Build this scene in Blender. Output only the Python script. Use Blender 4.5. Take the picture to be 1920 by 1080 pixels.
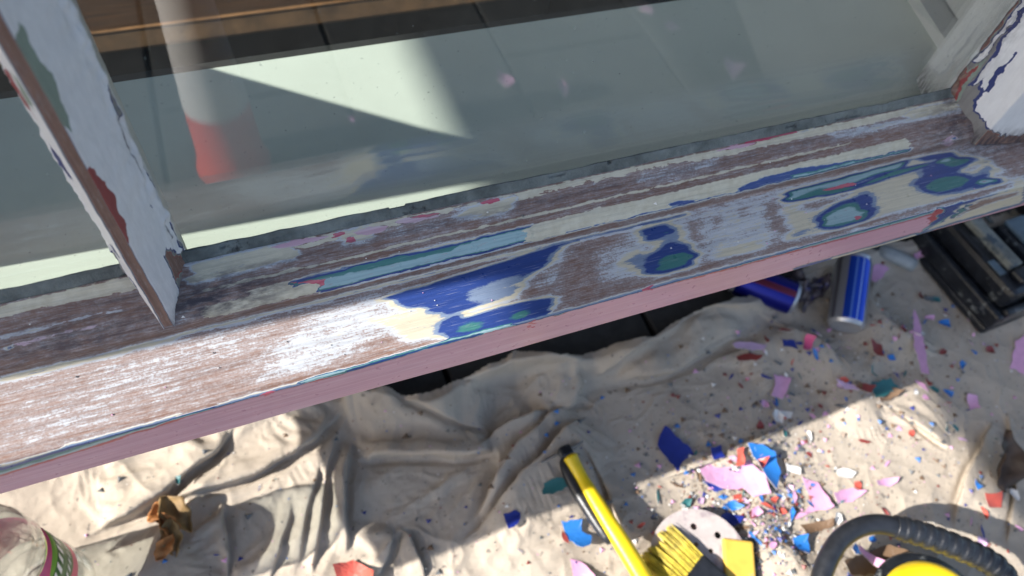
import bpy, bmesh, math, random
import numpy as np
from mathutils import Vector, Matrix
R = math.radians
for o in list(bpy.data.objects): bpy.data.objects.remove(o)
C = bpy.context.scene.collection
scene = bpy.context.scene

# ------------------------------------------------------------------ camera, sky, sun, exposure
cd = bpy.data.cameras.new('camera'); cam = bpy.data.objects.new('camera', cd); C.objects.link(cam)
cd.sensor_width = 36.0; cd.lens = 25.18; cd.clip_start = 0.02; cd.clip_end = 2000
# world axes expressed in the camera (x right, y down, z forward)
AX = np.array([[0.92984747, -0.35227256, 0.1062437], [-0.23871645, -0.79730277, -0.55436699], [0.27999667, 0.49011463, -0.82546321]])
rgt, dwn, fwd = AX[0], AX[1], AX[2]
m = Matrix(((rgt[0], -dwn[0], -fwd[0], 0), (rgt[1], -dwn[1], -fwd[1], 0), (rgt[2], -dwn[2], -fwd[2], 0), (0, 0, 0, 1)))
m.translation = Vector((0, 0, 0.9)); cam.matrix_world = m
cd.dof.use_dof = True; cd.dof.focus_distance = 0.49; cd.dof.aperture_fstop = 6.3
scene.camera = cam

SUN = Vector((-1.456, 0.055, 1.0)).normalized()           # towards the sun: low, along the facade, from the left
el = math.asin(SUN.z); az = math.atan2(SUN.x, SUN.y)
w = bpy.data.worlds.new('World'); scene.world = w; w.use_nodes = True
nt = w.node_tree; nt.nodes.clear()
sky = nt.nodes.new('ShaderNodeTexSky'); sky.sky_type = 'NISHITA'; sky.sun_disc = False
sky.sun_elevation = el; sky.sun_rotation = az; sky.air_density = 1.0; sky.dust_density = 2.0; sky.ozone_density = 1.0
bg = nt.nodes.new('ShaderNodeBackground'); bg.inputs[1].default_value = 0.13
wo = nt.nodes.new('ShaderNodeOutputWorld')
nt.links.new(sky.outputs[0], bg.inputs[0]); nt.links.new(bg.outputs[0], wo.inputs[0])
sd = bpy.data.lights.new('sun', 'SUN'); sd.energy = 5.0; sd.angle = R(0.5); sd.color = (1.0, 0.96, 0.90)
so = bpy.data.objects.new('sun', sd); C.objects.link(so); so.rotation_euler = SUN.to_track_quat('Z', 'Y').to_euler()
so.location = SUN * 20
vs = scene.view_settings; vs.view_transform = 'Standard'; vs.look = 'None'; vs.gamma = 1.0; vs.exposure = 0.95
try: vs.use_curve_mapping = False
except Exception: pass
try:
    scene.cycles.max_bounces = 10; scene.cycles.transparent_max_bounces = 24
    scene.cycles.sample_clamp_indirect = 6.0
except Exception: pass

# ------------------------------------------------------------------ data measured on the place (metres)
PAINT = [
 (0.200, 10.0, [(0.2523,0.0917), (0.3195,0.0922), (0.4070,0.0916), (0.5203,0.0914), (0.6150,0.0851), (0.6041,0.0418), (0.4829,0.0405), (0.3763,0.0423), (0.2883,0.0425), (0.2479,0.0442)]),
 (0.270, 8.0, [(0.3933,0.0867), (0.4591,0.0870), (0.5395,0.0849), (0.5081,0.0433), (0.4280,0.0409), (0.3668,0.0433)]),
 (0.075, 9.0, [(-0.1694,0.1166), (-0.0162,0.1184), (0.0131,0.0931), (-0.0408,0.0457), (-0.1817,0.0322)]),
 (0.110, 9.0, [(-0.1617,0.0654), (-0.1052,0.0764), (-0.0517,0.0754), (-0.0829,0.0586), (-0.1372,0.0508), (-0.1739,0.0426)]),
 (0.120, 5.0, [(-0.1346,0.0817), (-0.0799,0.0800), (-0.0903,0.0719), (-0.1327,0.0703)]),
 (0.130, 5.0, [(-0.1622,0.0554), (-0.1282,0.0549), (-0.1232,0.0464), (-0.1574,0.0438)]),
 (0.130, 5.0, [(-0.0758,0.0865), (-0.0295,0.0886), (-0.0028,0.0849), (-0.0523,0.0718)]),
 (0.160, 7.0, [(0.0084,0.0879), (0.0482,0.0880), (0.0638,0.0835), (0.0562,0.0699), (0.0428,0.0676), (0.0414,0.0557), (0.0146,0.0401), (-0.0119,0.0424), (-0.0409,0.0450), (-0.0226,0.0552), (-0.0388,0.0563), (-0.0125,0.0716)]),
 (0.160, 5.0, [(-0.0211,0.0624), (0.0061,0.0622), (-0.0013,0.0449), (-0.0343,0.0455)]),
 (0.280, 4.0, [(0.0394,0.0686), (0.0906,0.0655), (0.0941,0.0526), (0.0841,0.0390), (0.0616,0.0437), (0.0525,0.0565)]),
 (0.160, 3.0, [(0.0555,0.0807), (0.0834,0.0793), (0.0956,0.0693), (0.0896,0.0624), (0.0579,0.0694)]),
 (0.540, 2.0, [(0.0511,0.0820), (0.1169,0.0863), (0.1914,0.0907), (0.1823,0.0789), (0.1670,0.0724), (0.1486,0.0675), (0.1295,0.0649), (0.1315,0.0538), (0.1712,0.0513), (0.1629,0.0366), (0.1298,0.0355), (0.1007,0.0359), (0.0795,0.0396), (0.0844,0.0505), (0.0910,0.0569), (0.0757,0.0664), (0.0628,0.0735)]),
 (0.380, 2.5, [(0.1045,0.0702), (0.1330,0.0746), (0.1551,0.0738), (0.1447,0.0570), (0.1258,0.0546), (0.1098,0.0592)]),
 (0.160, 1.4, [(0.0954,0.0565), (0.1369,0.0575), (0.1378,0.0546), (0.1051,0.0511)]),
 (0.660, 2.0, [(0.0947,0.0450), (0.1041,0.0480), (0.1151,0.0440), (0.1113,0.0409), (0.0981,0.0415)]),
 (0.760, 2.0, [(0.1372,0.0444), (0.1445,0.0457), (0.1428,0.0410), (0.1375,0.0409)]),
 (0.160, 4.0, [(0.1812,0.0815), (0.1983,0.0864), (0.1813,0.0629), (0.1776,0.0415), (0.1658,0.0366), (0.1734,0.0515), (0.1627,0.0613), (0.1713,0.0726)]),
 (0.045, 7.0, [(0.1814,0.0767), (0.2130,0.0848), (0.2319,0.0871), (0.2086,0.0645), (0.2025,0.0455), (0.1698,0.0428)]),
 (0.160, 5.0, [(0.2123,0.0730), (0.2380,0.0855), (0.2554,0.0883), (0.2460,0.0686), (0.2262,0.0644), (0.2430,0.0480), (0.2307,0.0454), (0.2071,0.0511)]),
 (0.380, 3.0, [(0.2262,0.0644), (0.2471,0.0708), (0.2531,0.0643), (0.2436,0.0492), (0.2312,0.0560)]),
 (0.510, 2.0, [(0.2518,0.0858), (0.2817,0.0865), (0.2807,0.0751), (0.2665,0.0729), (0.2511,0.0745)]),
 (0.380, 3.0, [(0.2750,0.0806), (0.2875,0.0773), (0.2860,0.0651), (0.2622,0.0642)]),
 (0.510, 3.0, [(0.2500,0.0627), (0.2747,0.0707), (0.2916,0.0621), (0.2884,0.0497), (0.2715,0.0414), (0.2515,0.0423), (0.2396,0.0503)]),
 (0.660, 2.5, [(0.2530,0.0547), (0.2670,0.0599), (0.2868,0.0575), (0.2813,0.0468), (0.2583,0.0470), (0.2523,0.0487)]),
 (0.050, 4.0, [(0.2898,0.0818), (0.3062,0.0836), (0.2979,0.0471), (0.2909,0.0456), (0.2913,0.0662)]),
 (0.190, 4.0, [(0.3057,0.0827), (0.3622,0.0827), (0.3393,0.0392), (0.2997,0.0418), (0.2969,0.0498)]),
 (0.300, 5.0, [(0.3076,0.0518), (0.3408,0.0503), (0.3367,0.0389), (0.3025,0.0425)]),
 (0.060, 3.0, [(0.3134,0.0807), (0.3232,0.0807), (0.3204,0.0711), (0.3119,0.0733)]),
 (0.060, 3.0, [(0.3418,0.0827), (0.3495,0.0828), (0.3480,0.0758), (0.3406,0.0761)]),
 (0.050, 4.0, [(0.3664,0.0838), (0.3776,0.0853), (0.3751,0.0697), (0.3761,0.0485), (0.3598,0.0467), (0.3608,0.0630)]),
 (0.280, 4.0, [(0.3813,0.0671), (0.4196,0.0690), (0.4018,0.0416), (0.3730,0.0452)]),
 (0.380, 2.0, [(0.3656,0.0498), (0.3818,0.0511), (0.3922,0.0494), (0.3835,0.0455), (0.3659,0.0461)]),
 (0.060, 3.0, [(0.3952,0.0726), (0.4439,0.0727), (0.4388,0.0651), (0.3959,0.0654)]),
 (0.510, 2.5, [(0.4595,0.0517), (0.4522,0.0457), (0.4404,0.0413), (0.4267,0.0393), (0.4137,0.0401), (0.4038,0.0435), (0.3989,0.0488), (0.4000,0.0550), (0.4068,0.0610), (0.4182,0.0656), (0.4320,0.0678), (0.4455,0.0671), (0.4559,0.0637), (0.4609,0.0582)]),
 (0.660, 2.0, [(0.4554,0.0521), (0.4497,0.0477), (0.4405,0.0444), (0.4295,0.0430), (0.4189,0.0436), (0.4108,0.0462), (0.4066,0.0502), (0.4072,0.0548), (0.4125,0.0593), (0.4215,0.0626), (0.4326,0.0642), (0.4435,0.0636), (0.4519,0.0610), (0.4562,0.0569)]),
 (0.760, 1.2, [(0.4478,0.0532), (0.4442,0.0505), (0.4378,0.0486), (0.4301,0.0477), (0.4224,0.0482), (0.4164,0.0498), (0.4132,0.0523), (0.4133,0.0551), (0.4168,0.0578), (0.4230,0.0598), (0.4308,0.0607), (0.4385,0.0603), (0.4447,0.0587), (0.4480,0.0562)]),
 (0.760, 1.2, [(0.4187,0.0504), (0.4170,0.0491), (0.4140,0.0481), (0.4103,0.0477), (0.4067,0.0479), (0.4038,0.0487), (0.4023,0.0499), (0.4023,0.0513), (0.4040,0.0527), (0.4070,0.0536), (0.4107,0.0541), (0.4144,0.0539), (0.4173,0.0531), (0.4188,0.0518)]),
 (0.835, 0.8, [(0.4406,0.0491), (0.4397,0.0483), (0.4382,0.0477), (0.4365,0.0474), (0.4349,0.0475), (0.4336,0.0480), (0.4330,0.0487), (0.4332,0.0495), (0.4341,0.0502), (0.4356,0.0508), (0.4373,0.0511), (0.4389,0.0510), (0.4402,0.0506), (0.4407,0.0499)]),
 (0.510, 3.0, [(0.4454,0.0667), (0.4642,0.0698), (0.4625,0.0551), (0.4536,0.0465), (0.4475,0.0535)]),
 (0.280, 4.0, [(0.4701,0.0700), (0.5275,0.0729), (0.5116,0.0480), (0.4959,0.0426), (0.4574,0.0439)]),
 (0.510, 4.0, [(0.5101,0.0656), (0.5312,0.0779), (0.5738,0.0814), (0.6021,0.0696), (0.5984,0.0463), (0.5960,0.0398), (0.5439,0.0437), (0.5163,0.0542)]),
 (0.660, 3.0, [(0.5619,0.0564), (0.5571,0.0533), (0.5489,0.0511), (0.5390,0.0502), (0.5293,0.0507), (0.5217,0.0526), (0.5177,0.0554), (0.5179,0.0586), (0.5224,0.0617), (0.5304,0.0639), (0.5403,0.0649), (0.5502,0.0645), (0.5581,0.0626), (0.5622,0.0597)]),
 (0.660, 2.5, [(0.5866,0.0739), (0.5832,0.0720), (0.5769,0.0707), (0.5690,0.0701), (0.5610,0.0705), (0.5545,0.0717), (0.5509,0.0735), (0.5506,0.0755), (0.5539,0.0774), (0.5601,0.0788), (0.5680,0.0794), (0.5761,0.0790), (0.5827,0.0778), (0.5864,0.0760)]),
 (0.760, 1.5, [(0.5683,0.0800), (0.5662,0.0787), (0.5624,0.0778), (0.5576,0.0774), (0.5528,0.0776), (0.5490,0.0783), (0.5469,0.0795), (0.5468,0.0809), (0.5489,0.0822), (0.5527,0.0831), (0.5575,0.0835), (0.5623,0.0833), (0.5661,0.0826), (0.5683,0.0814)]),
 (0.160, 3.0, [(0.5633,0.0682), (0.5862,0.0734), (0.5926,0.0658), (0.5714,0.0590)]),
 (0.160, 2.0, [(0.5892,0.0617), (0.6087,0.0509), (0.6093,0.0405), (0.6028,0.0440), (0.5843,0.0558)]),
 (0.835, 1.5, [(0.5652,0.0476), (0.5767,0.0541), (0.5909,0.0523), (0.5959,0.0433), (0.5914,0.0433), (0.5850,0.0490), (0.5756,0.0490), (0.5705,0.0427)]),
 (0.760, 2.0, [(0.3813,0.0800), (0.3933,0.0867), (0.4601,0.0885), (0.5192,0.0898), (0.5147,0.0838), (0.4786,0.0822), (0.4542,0.0797), (0.3981,0.0773)]),
 (0.660, 1.5, [(0.3807,0.0790), (0.4235,0.0835), (0.4525,0.0773), (0.5025,0.0832), (0.5498,0.0823), (0.5408,0.0785), (0.4982,0.0773), (0.4506,0.0744), (0.4026,0.0761)]),
 (0.835, 1.0, [(0.4170,0.0818), (0.4558,0.0821), (0.4580,0.0787), (0.4314,0.0787)]),
 (0.510, 1.5, [(0.5192,0.0898), (0.5442,0.0910), (0.5722,0.0873), (0.5738,0.0814), (0.5395,0.0849)]),
 (0.050, 5.0, [(0.5819,0.0837), (0.6409,0.0694), (0.6146,0.0392), (0.6052,0.0505), (0.5968,0.0708)]),
 (0.280, 3.0, [(0.4616,0.0499), (0.6210,0.0466), (0.6163,0.0341), (0.5512,0.0378), (0.4829,0.0405)]),
 (0.510, 1.2, [(0.0275,0.0936), (0.2250,0.0936), (0.2244,0.0904), (0.0269,0.0904)]),
 (0.160, 1.0, [(-0.0623,0.0908), (0.0270,0.0908), (0.0265,0.0888), (-0.0626,0.0888)]),
 (0.510, 1.2, [(-0.0782,0.0924), (0.0274,0.0924), (0.0269,0.0904), (-0.0784,0.0904)]),
 (0.380, 1.2, [(-0.1771,0.0927), (-0.1425,0.0927), (-0.1429,0.0886), (-0.1774,0.0886)]),
 (0.510, 1.5, [(0.1897,0.0920), (0.2998,0.0920), (0.2980,0.0884), (0.1883,0.0884)]),
 (0.160, 1.0, [(0.2060,0.0890), (0.2557,0.0890), (0.2549,0.0874), (0.2053,0.0874)]),
 (0.380, 1.5, [(-0.1772,0.0924), (-0.0782,0.0924), (-0.0787,0.0888), (-0.1774,0.0888)]),
 (0.040, 2.0, [(-0.0540,0.0433), (0.0874,0.0433), (0.0855,0.0376), (-0.0549,0.0376)]),
 (0.040, 2.0, [(0.1661,0.0437), (0.6057,0.0437), (0.6014,0.0386), (0.1641,0.0386)]),
 (0.040, 3.0, [(-0.1793,0.0408), (-0.0544,0.0408), (-0.0549,0.0379), (-0.1794,0.0379)]),
 (0.380, 1.0, [(-0.1467,0.0385), (-0.0856,0.0385), (-0.0862,0.0359), (-0.1473,0.0359)]),
 (0.380, 1.0, [(-0.0641,0.0386), (-0.0127,0.0386), (-0.0133,0.0355), (-0.0648,0.0355)]),
 (0.760, 0.8, [(-0.0127,0.0390), (0.1321,0.0390), (0.1317,0.0362), (-0.0132,0.0362)]),
 (0.510, 0.8, [(0.0140,0.0373), (0.1082,0.0373), (0.1084,0.0352), (0.0138,0.0352)]),
 (0.380, 0.9, [(0.1317,0.0381), (0.3738,0.0381), (0.3746,0.0352), (0.1318,0.0352)]),
 (0.835, 1.0, [(-0.0392,0.0367), (-0.0326,0.0376), (-0.0282,0.0349), (-0.0320,0.0319)]),
 (0.835, 0.8, [(0.1446,0.0347), (0.1475,0.0368), (0.1497,0.0270), (0.1469,0.0240)]),
 (0.835, 0.9, [(0.2358,0.0374), (0.2442,0.0383), (0.2448,0.0314)]),
 (0.510, 1.5, [(0.3856,0.0047), (0.4692,0.0047), (0.4724,-0.0001), (0.3881,-0.0001)]),
 (0.280, 1.5, [(0.4238,0.0047), (0.5165,0.0047), (0.5213,-0.0017), (0.4276,-0.0017)]),
 (0.835, 2.0, [(0.5090,0.0305), (0.5136,0.0391), (0.5200,0.0374), (0.5266,0.0153), (0.5216,0.0155)]),
 (0.510, 2.0, [(0.5261,0.0198), (0.5215,0.0356), (0.5401,0.0390), (0.5442,0.0311), (0.5384,0.0157), (0.5236,0.0074)]),
 (0.280, 2.0, [(0.5409,0.0141), (0.5419,0.0339), (0.6146,0.0392), (0.6438,0.0053), (0.5727,0.0042), (0.5189,0.0015)]),
 (0.660, 1.2, [(0.5454,0.0185), (0.5501,0.0313), (0.5567,0.0292), (0.5563,0.0127)]),
 (0.040, 2.0, [(0.5580,0.0143), (0.5611,0.0328), (0.6130,0.0309), (0.6186,0.0249), (0.5780,0.0203)]),
 (0.030, 2.0, [(-0.1739,0.1004), (0.6407,0.1004), (0.6473,0.0922), (-0.1772,0.0922)]),
 (0.280, 1.2, [(-0.0552,0.1125), (0.0309,0.1125), (0.0282,0.1004), (-0.0585,0.1004)]),
 (0.040, 1.5, [(-0.0565,0.1140), (-0.0277,0.1120), (-0.0250,0.1095), (-0.0578,0.1089)]),
 (0.760, 1.2, [(0.0168,0.1129), (0.1694,0.1129), (0.1675,0.1000), (0.0139,0.1000)]),
 (0.660, 1.0, [(-0.0023,0.1125), (0.1129,0.1125), (0.1121,0.1083), (-0.0033,0.1083)]),
 (0.510, 0.8, [(0.0030,0.1133), (0.1654,0.1133), (0.1649,0.1111), (0.0025,0.1111)]),
 (0.510, 0.8, [(0.0143,0.1018), (0.1932,0.1018), (0.1929,0.0996), (0.0138,0.0996)]),
 (0.160, 0.6, [(0.0281,0.1002), (0.1675,0.1002), (0.1676,0.0986), (0.0279,0.0986)]),
 (0.660, 1.0, [(0.0312,0.1140), (0.0823,0.1131), (0.1123,0.1092), (0.1080,0.1070), (0.0736,0.1075), (0.0370,0.1080)]),
 (0.835, 0.8, [(-0.0014,0.1120), (0.0160,0.1095), (0.0200,0.1081), (0.0146,0.1031), (0.0119,0.1067), (0.0023,0.1099)]),
 (0.280, 1.2, [(0.1644,0.1129), (0.5182,0.1129), (0.5187,0.1000), (0.1625,0.1000)]),
 (0.510, 0.9, [(0.1931,0.1014), (0.4360,0.1014), (0.4360,0.1000), (0.1930,0.1000)]),
 (0.280, 2.0, [(0.0648,0.1175), (0.1303,0.1179), (0.1206,0.1119), (0.0745,0.1119)]),
 (0.510, 1.2, [(0.3392,0.1034), (0.3621,0.1074), (0.4037,0.1080), (0.4581,0.1042), (0.4571,0.0999), (0.4143,0.1015), (0.3721,0.1011), (0.3466,0.1006)]),
 (0.510, 1.2, [(0.2788,0.1045), (0.2907,0.1054), (0.3082,0.1026), (0.3023,0.1004), (0.2833,0.1019)]),
 (0.830, 1.0, [(0.2686,0.0773), (0.2791,0.0795), (0.2786,0.0766)]),
 (0.760, 1.5, [(0.3930,0.1032), (0.5763,0.1032), (0.5765,0.1004), (0.3930,0.1004)]),
 (0.040, 2.0, [(0.5187,0.1136), (0.6531,0.1136), (0.6548,0.0989), (0.5193,0.0989)]),
 (0.950, 1.0, [(0.5546,0.1036), (0.5636,0.1067), (0.5714,0.1016), (0.5715,0.0944), (0.5585,0.0990)]),
 (0.510, 0.8, [(0.5590,0.1029), (0.5675,0.1041), (0.5690,0.1011)]),
 (0.040, 2.0, [(-0.1697,0.1136), (-0.0818,0.1136), (-0.0859,0.0989), (-0.1744,0.0989)]),
 (0.950, 1.0, [(-0.1683,0.1136), (-0.1582,0.1162), (-0.1323,0.1176), (-0.1152,0.1137), (-0.1187,0.1115), (-0.1389,0.1122), (-0.1563,0.1112)]),
 (0.160, 0.6, [(-0.1645,0.1119), (-0.1560,0.1122), (-0.1416,0.1130), (-0.1532,0.1121)]),
 (0.510, 0.8, [(-0.1701,0.1117), (-0.1628,0.1131), (-0.1650,0.1103)]),
 (0.030, 1.5, [(-0.1691,0.1184), (0.6431,0.1184), (0.6396,0.1133), (-0.1697,0.1133)]),
 (0.250, 0.8, [(-0.0554,0.1201), (0.2732,0.1201), (0.2725,0.1182), (-0.0557,0.1182)]),
 (0.280, 0.8, [(0.2734,0.1206), (0.4621,0.1206), (0.4611,0.1184), (0.2726,0.1184)]),
 (0.160, 1.2, [(-0.1519,0.1208), (-0.1020,0.1208), (-0.1024,0.1190), (-0.1522,0.1190)]),
 (0.220, 1.0, [(-0.1689,0.1202), (-0.1406,0.1202), (-0.1409,0.1181), (-0.1692,0.1181)]),
 (0.035, 2.0, [(-0.1667,0.1300), (0.6473,0.1300), (0.6443,0.1209), (-0.1687,0.1209)]),
 (0.280, 1.2, [(-0.1649,0.1383), (-0.0764,0.1383), (-0.0783,0.1300), (-0.1667,0.1300)]),
 (0.280, 1.2, [(-0.0591,0.1380), (0.5858,0.1380), (0.5838,0.1317), (-0.0606,0.1317)]),
 (0.280, 1.5, [(-0.0590,0.1383), (0.0091,0.1383), (0.0059,0.1251), (-0.0622,0.1251)]),
 (0.280, 3.0, [(0.0371,0.1376), (0.0589,0.1376), (0.0563,0.1272), (0.0345,0.1272)]),
 (0.160, 4.0, [(0.0685,0.1317), (0.1065,0.1317), (0.1050,0.1261), (0.0671,0.1261)]),
 (0.200, 4.0, [(0.1345,0.1334), (0.1588,0.1334), (0.1564,0.1244), (0.1321,0.1244)]),
 (0.280, 3.0, [(0.1152,0.1355), (0.1594,0.1355), (0.1574,0.1279), (0.1133,0.1279)]),
 (0.200, 4.0, [(0.2621,0.1300), (0.3286,0.1300), (0.3276,0.1265), (0.2612,0.1265)]),
 (0.280, 2.0, [(0.5245,0.1362), (0.5852,0.1362), (0.5818,0.1258), (0.5212,0.1258)]),
 (0.220, 4.0, [(0.4428,0.1300), (0.5832,0.1300), (0.5816,0.1251), (0.4413,0.1251)]),
 (0.060, 3.0, [(0.0802,0.1336), (0.1187,0.1336), (0.1179,0.1305), (0.0794,0.1305)]),
 (0.060, 3.0, [(0.1797,0.1336), (0.3102,0.1336), (0.3093,0.1305), (0.1788,0.1305)]),
 (0.835, 0.9, [(0.0411,0.1349), (0.0406,0.1341), (0.0394,0.1336), (0.0379,0.1332), (0.0363,0.1333), (0.0350,0.1336), (0.0341,0.1343), (0.0340,0.1350), (0.0345,0.1358), (0.0357,0.1364), (0.0372,0.1367), (0.0388,0.1366), (0.0401,0.1363), (0.0409,0.1357)]),
 (0.835, 0.9, [(0.0438,0.1298), (0.0433,0.1290), (0.0422,0.1284), (0.0409,0.1281), (0.0394,0.1282), (0.0382,0.1285), (0.0375,0.1292), (0.0374,0.1299), (0.0379,0.1307), (0.0389,0.1313), (0.0403,0.1316), (0.0417,0.1315), (0.0429,0.1312), (0.0437,0.1305)]),
 (0.950, 0.9, [(0.0688,0.1332), (0.0675,0.1322), (0.0642,0.1315), (0.0597,0.1312), (0.0548,0.1313), (0.0506,0.1318), (0.0478,0.1326), (0.0469,0.1336), (0.0482,0.1345), (0.0514,0.1352), (0.0559,0.1356), (0.0608,0.1355), (0.0651,0.1350), (0.0680,0.1342)]),
 (0.950, 0.9, [(0.1052,0.1343), (0.1034,0.1334), (0.0990,0.1328), (0.0928,0.1325), (0.0860,0.1327), (0.0801,0.1332), (0.0761,0.1340), (0.0749,0.1348), (0.0766,0.1357), (0.0809,0.1363), (0.0870,0.1366), (0.0938,0.1365), (0.0998,0.1360), (0.1039,0.1352)]),
 (0.835, 0.9, [(0.1055,0.1354), (0.1044,0.1350), (0.1017,0.1347), (0.0978,0.1346), (0.0935,0.1347), (0.0898,0.1350), (0.0872,0.1353), (0.0864,0.1357), (0.0874,0.1361), (0.0901,0.1364), (0.0940,0.1365), (0.0982,0.1364), (0.1020,0.1362), (0.1046,0.1358)]),
 (0.835, 0.9, [(0.1488,0.1356), (0.1477,0.1349), (0.1451,0.1344), (0.1415,0.1341), (0.1376,0.1342), (0.1341,0.1346), (0.1318,0.1352), (0.1312,0.1359), (0.1322,0.1366), (0.1348,0.1371), (0.1384,0.1374), (0.1423,0.1373), (0.1458,0.1369), (0.1481,0.1363)]),
 (0.835, 0.9, [(0.3865,0.1381), (0.3848,0.1375), (0.3804,0.1372), (0.3742,0.1370), (0.3674,0.1371), (0.3614,0.1374), (0.3573,0.1379), (0.3560,0.1385), (0.3575,0.1391), (0.3617,0.1395), (0.3678,0.1397), (0.3746,0.1396), (0.3808,0.1392), (0.3852,0.1387)]),
 (0.950, 0.9, [(0.3680,0.1363), (0.3660,0.1356), (0.3610,0.1351), (0.3538,0.1350), (0.3460,0.1351), (0.3392,0.1355), (0.3346,0.1361), (0.3331,0.1368), (0.3349,0.1374), (0.3399,0.1379), (0.3469,0.1381), (0.3547,0.1380), (0.3617,0.1376), (0.3664,0.1370)]),
 (0.835, 0.9, [(0.4210,0.1385), (0.4185,0.1381), (0.4117,0.1378), (0.4021,0.1377), (0.3917,0.1378), (0.3824,0.1382), (0.3761,0.1386), (0.3738,0.1391), (0.3760,0.1396), (0.3824,0.1399), (0.3918,0.1400), (0.4023,0.1398), (0.4119,0.1395), (0.4186,0.1390)]),
 (0.380, 0.9, [(0.4262,0.1380), (0.4253,0.1375), (0.4229,0.1372), (0.4196,0.1370), (0.4161,0.1371), (0.4130,0.1373), (0.4109,0.1377), (0.4102,0.1382), (0.4111,0.1386), (0.4133,0.1390), (0.4165,0.1392), (0.4201,0.1391), (0.4233,0.1389), (0.4255,0.1385)]),
 (0.950, 0.9, [(0.0208,0.1362), (0.0192,0.1353), (0.0151,0.1346), (0.0095,0.1343), (0.0034,0.1344), (-0.0020,0.1349), (-0.0056,0.1357), (-0.0067,0.1367), (-0.0052,0.1376), (-0.0012,0.1382), (0.0044,0.1386), (0.0105,0.1385), (0.0160,0.1379), (0.0196,0.1371)]),
 (0.950, 0.9, [(0.0313,0.1356), (0.0303,0.1351), (0.0277,0.1347), (0.0241,0.1345), (0.0202,0.1346), (0.0168,0.1349), (0.0145,0.1354), (0.0137,0.1360), (0.0147,0.1365), (0.0173,0.1369), (0.0208,0.1371), (0.0247,0.1370), (0.0282,0.1367), (0.0305,0.1362)]),
]
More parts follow.
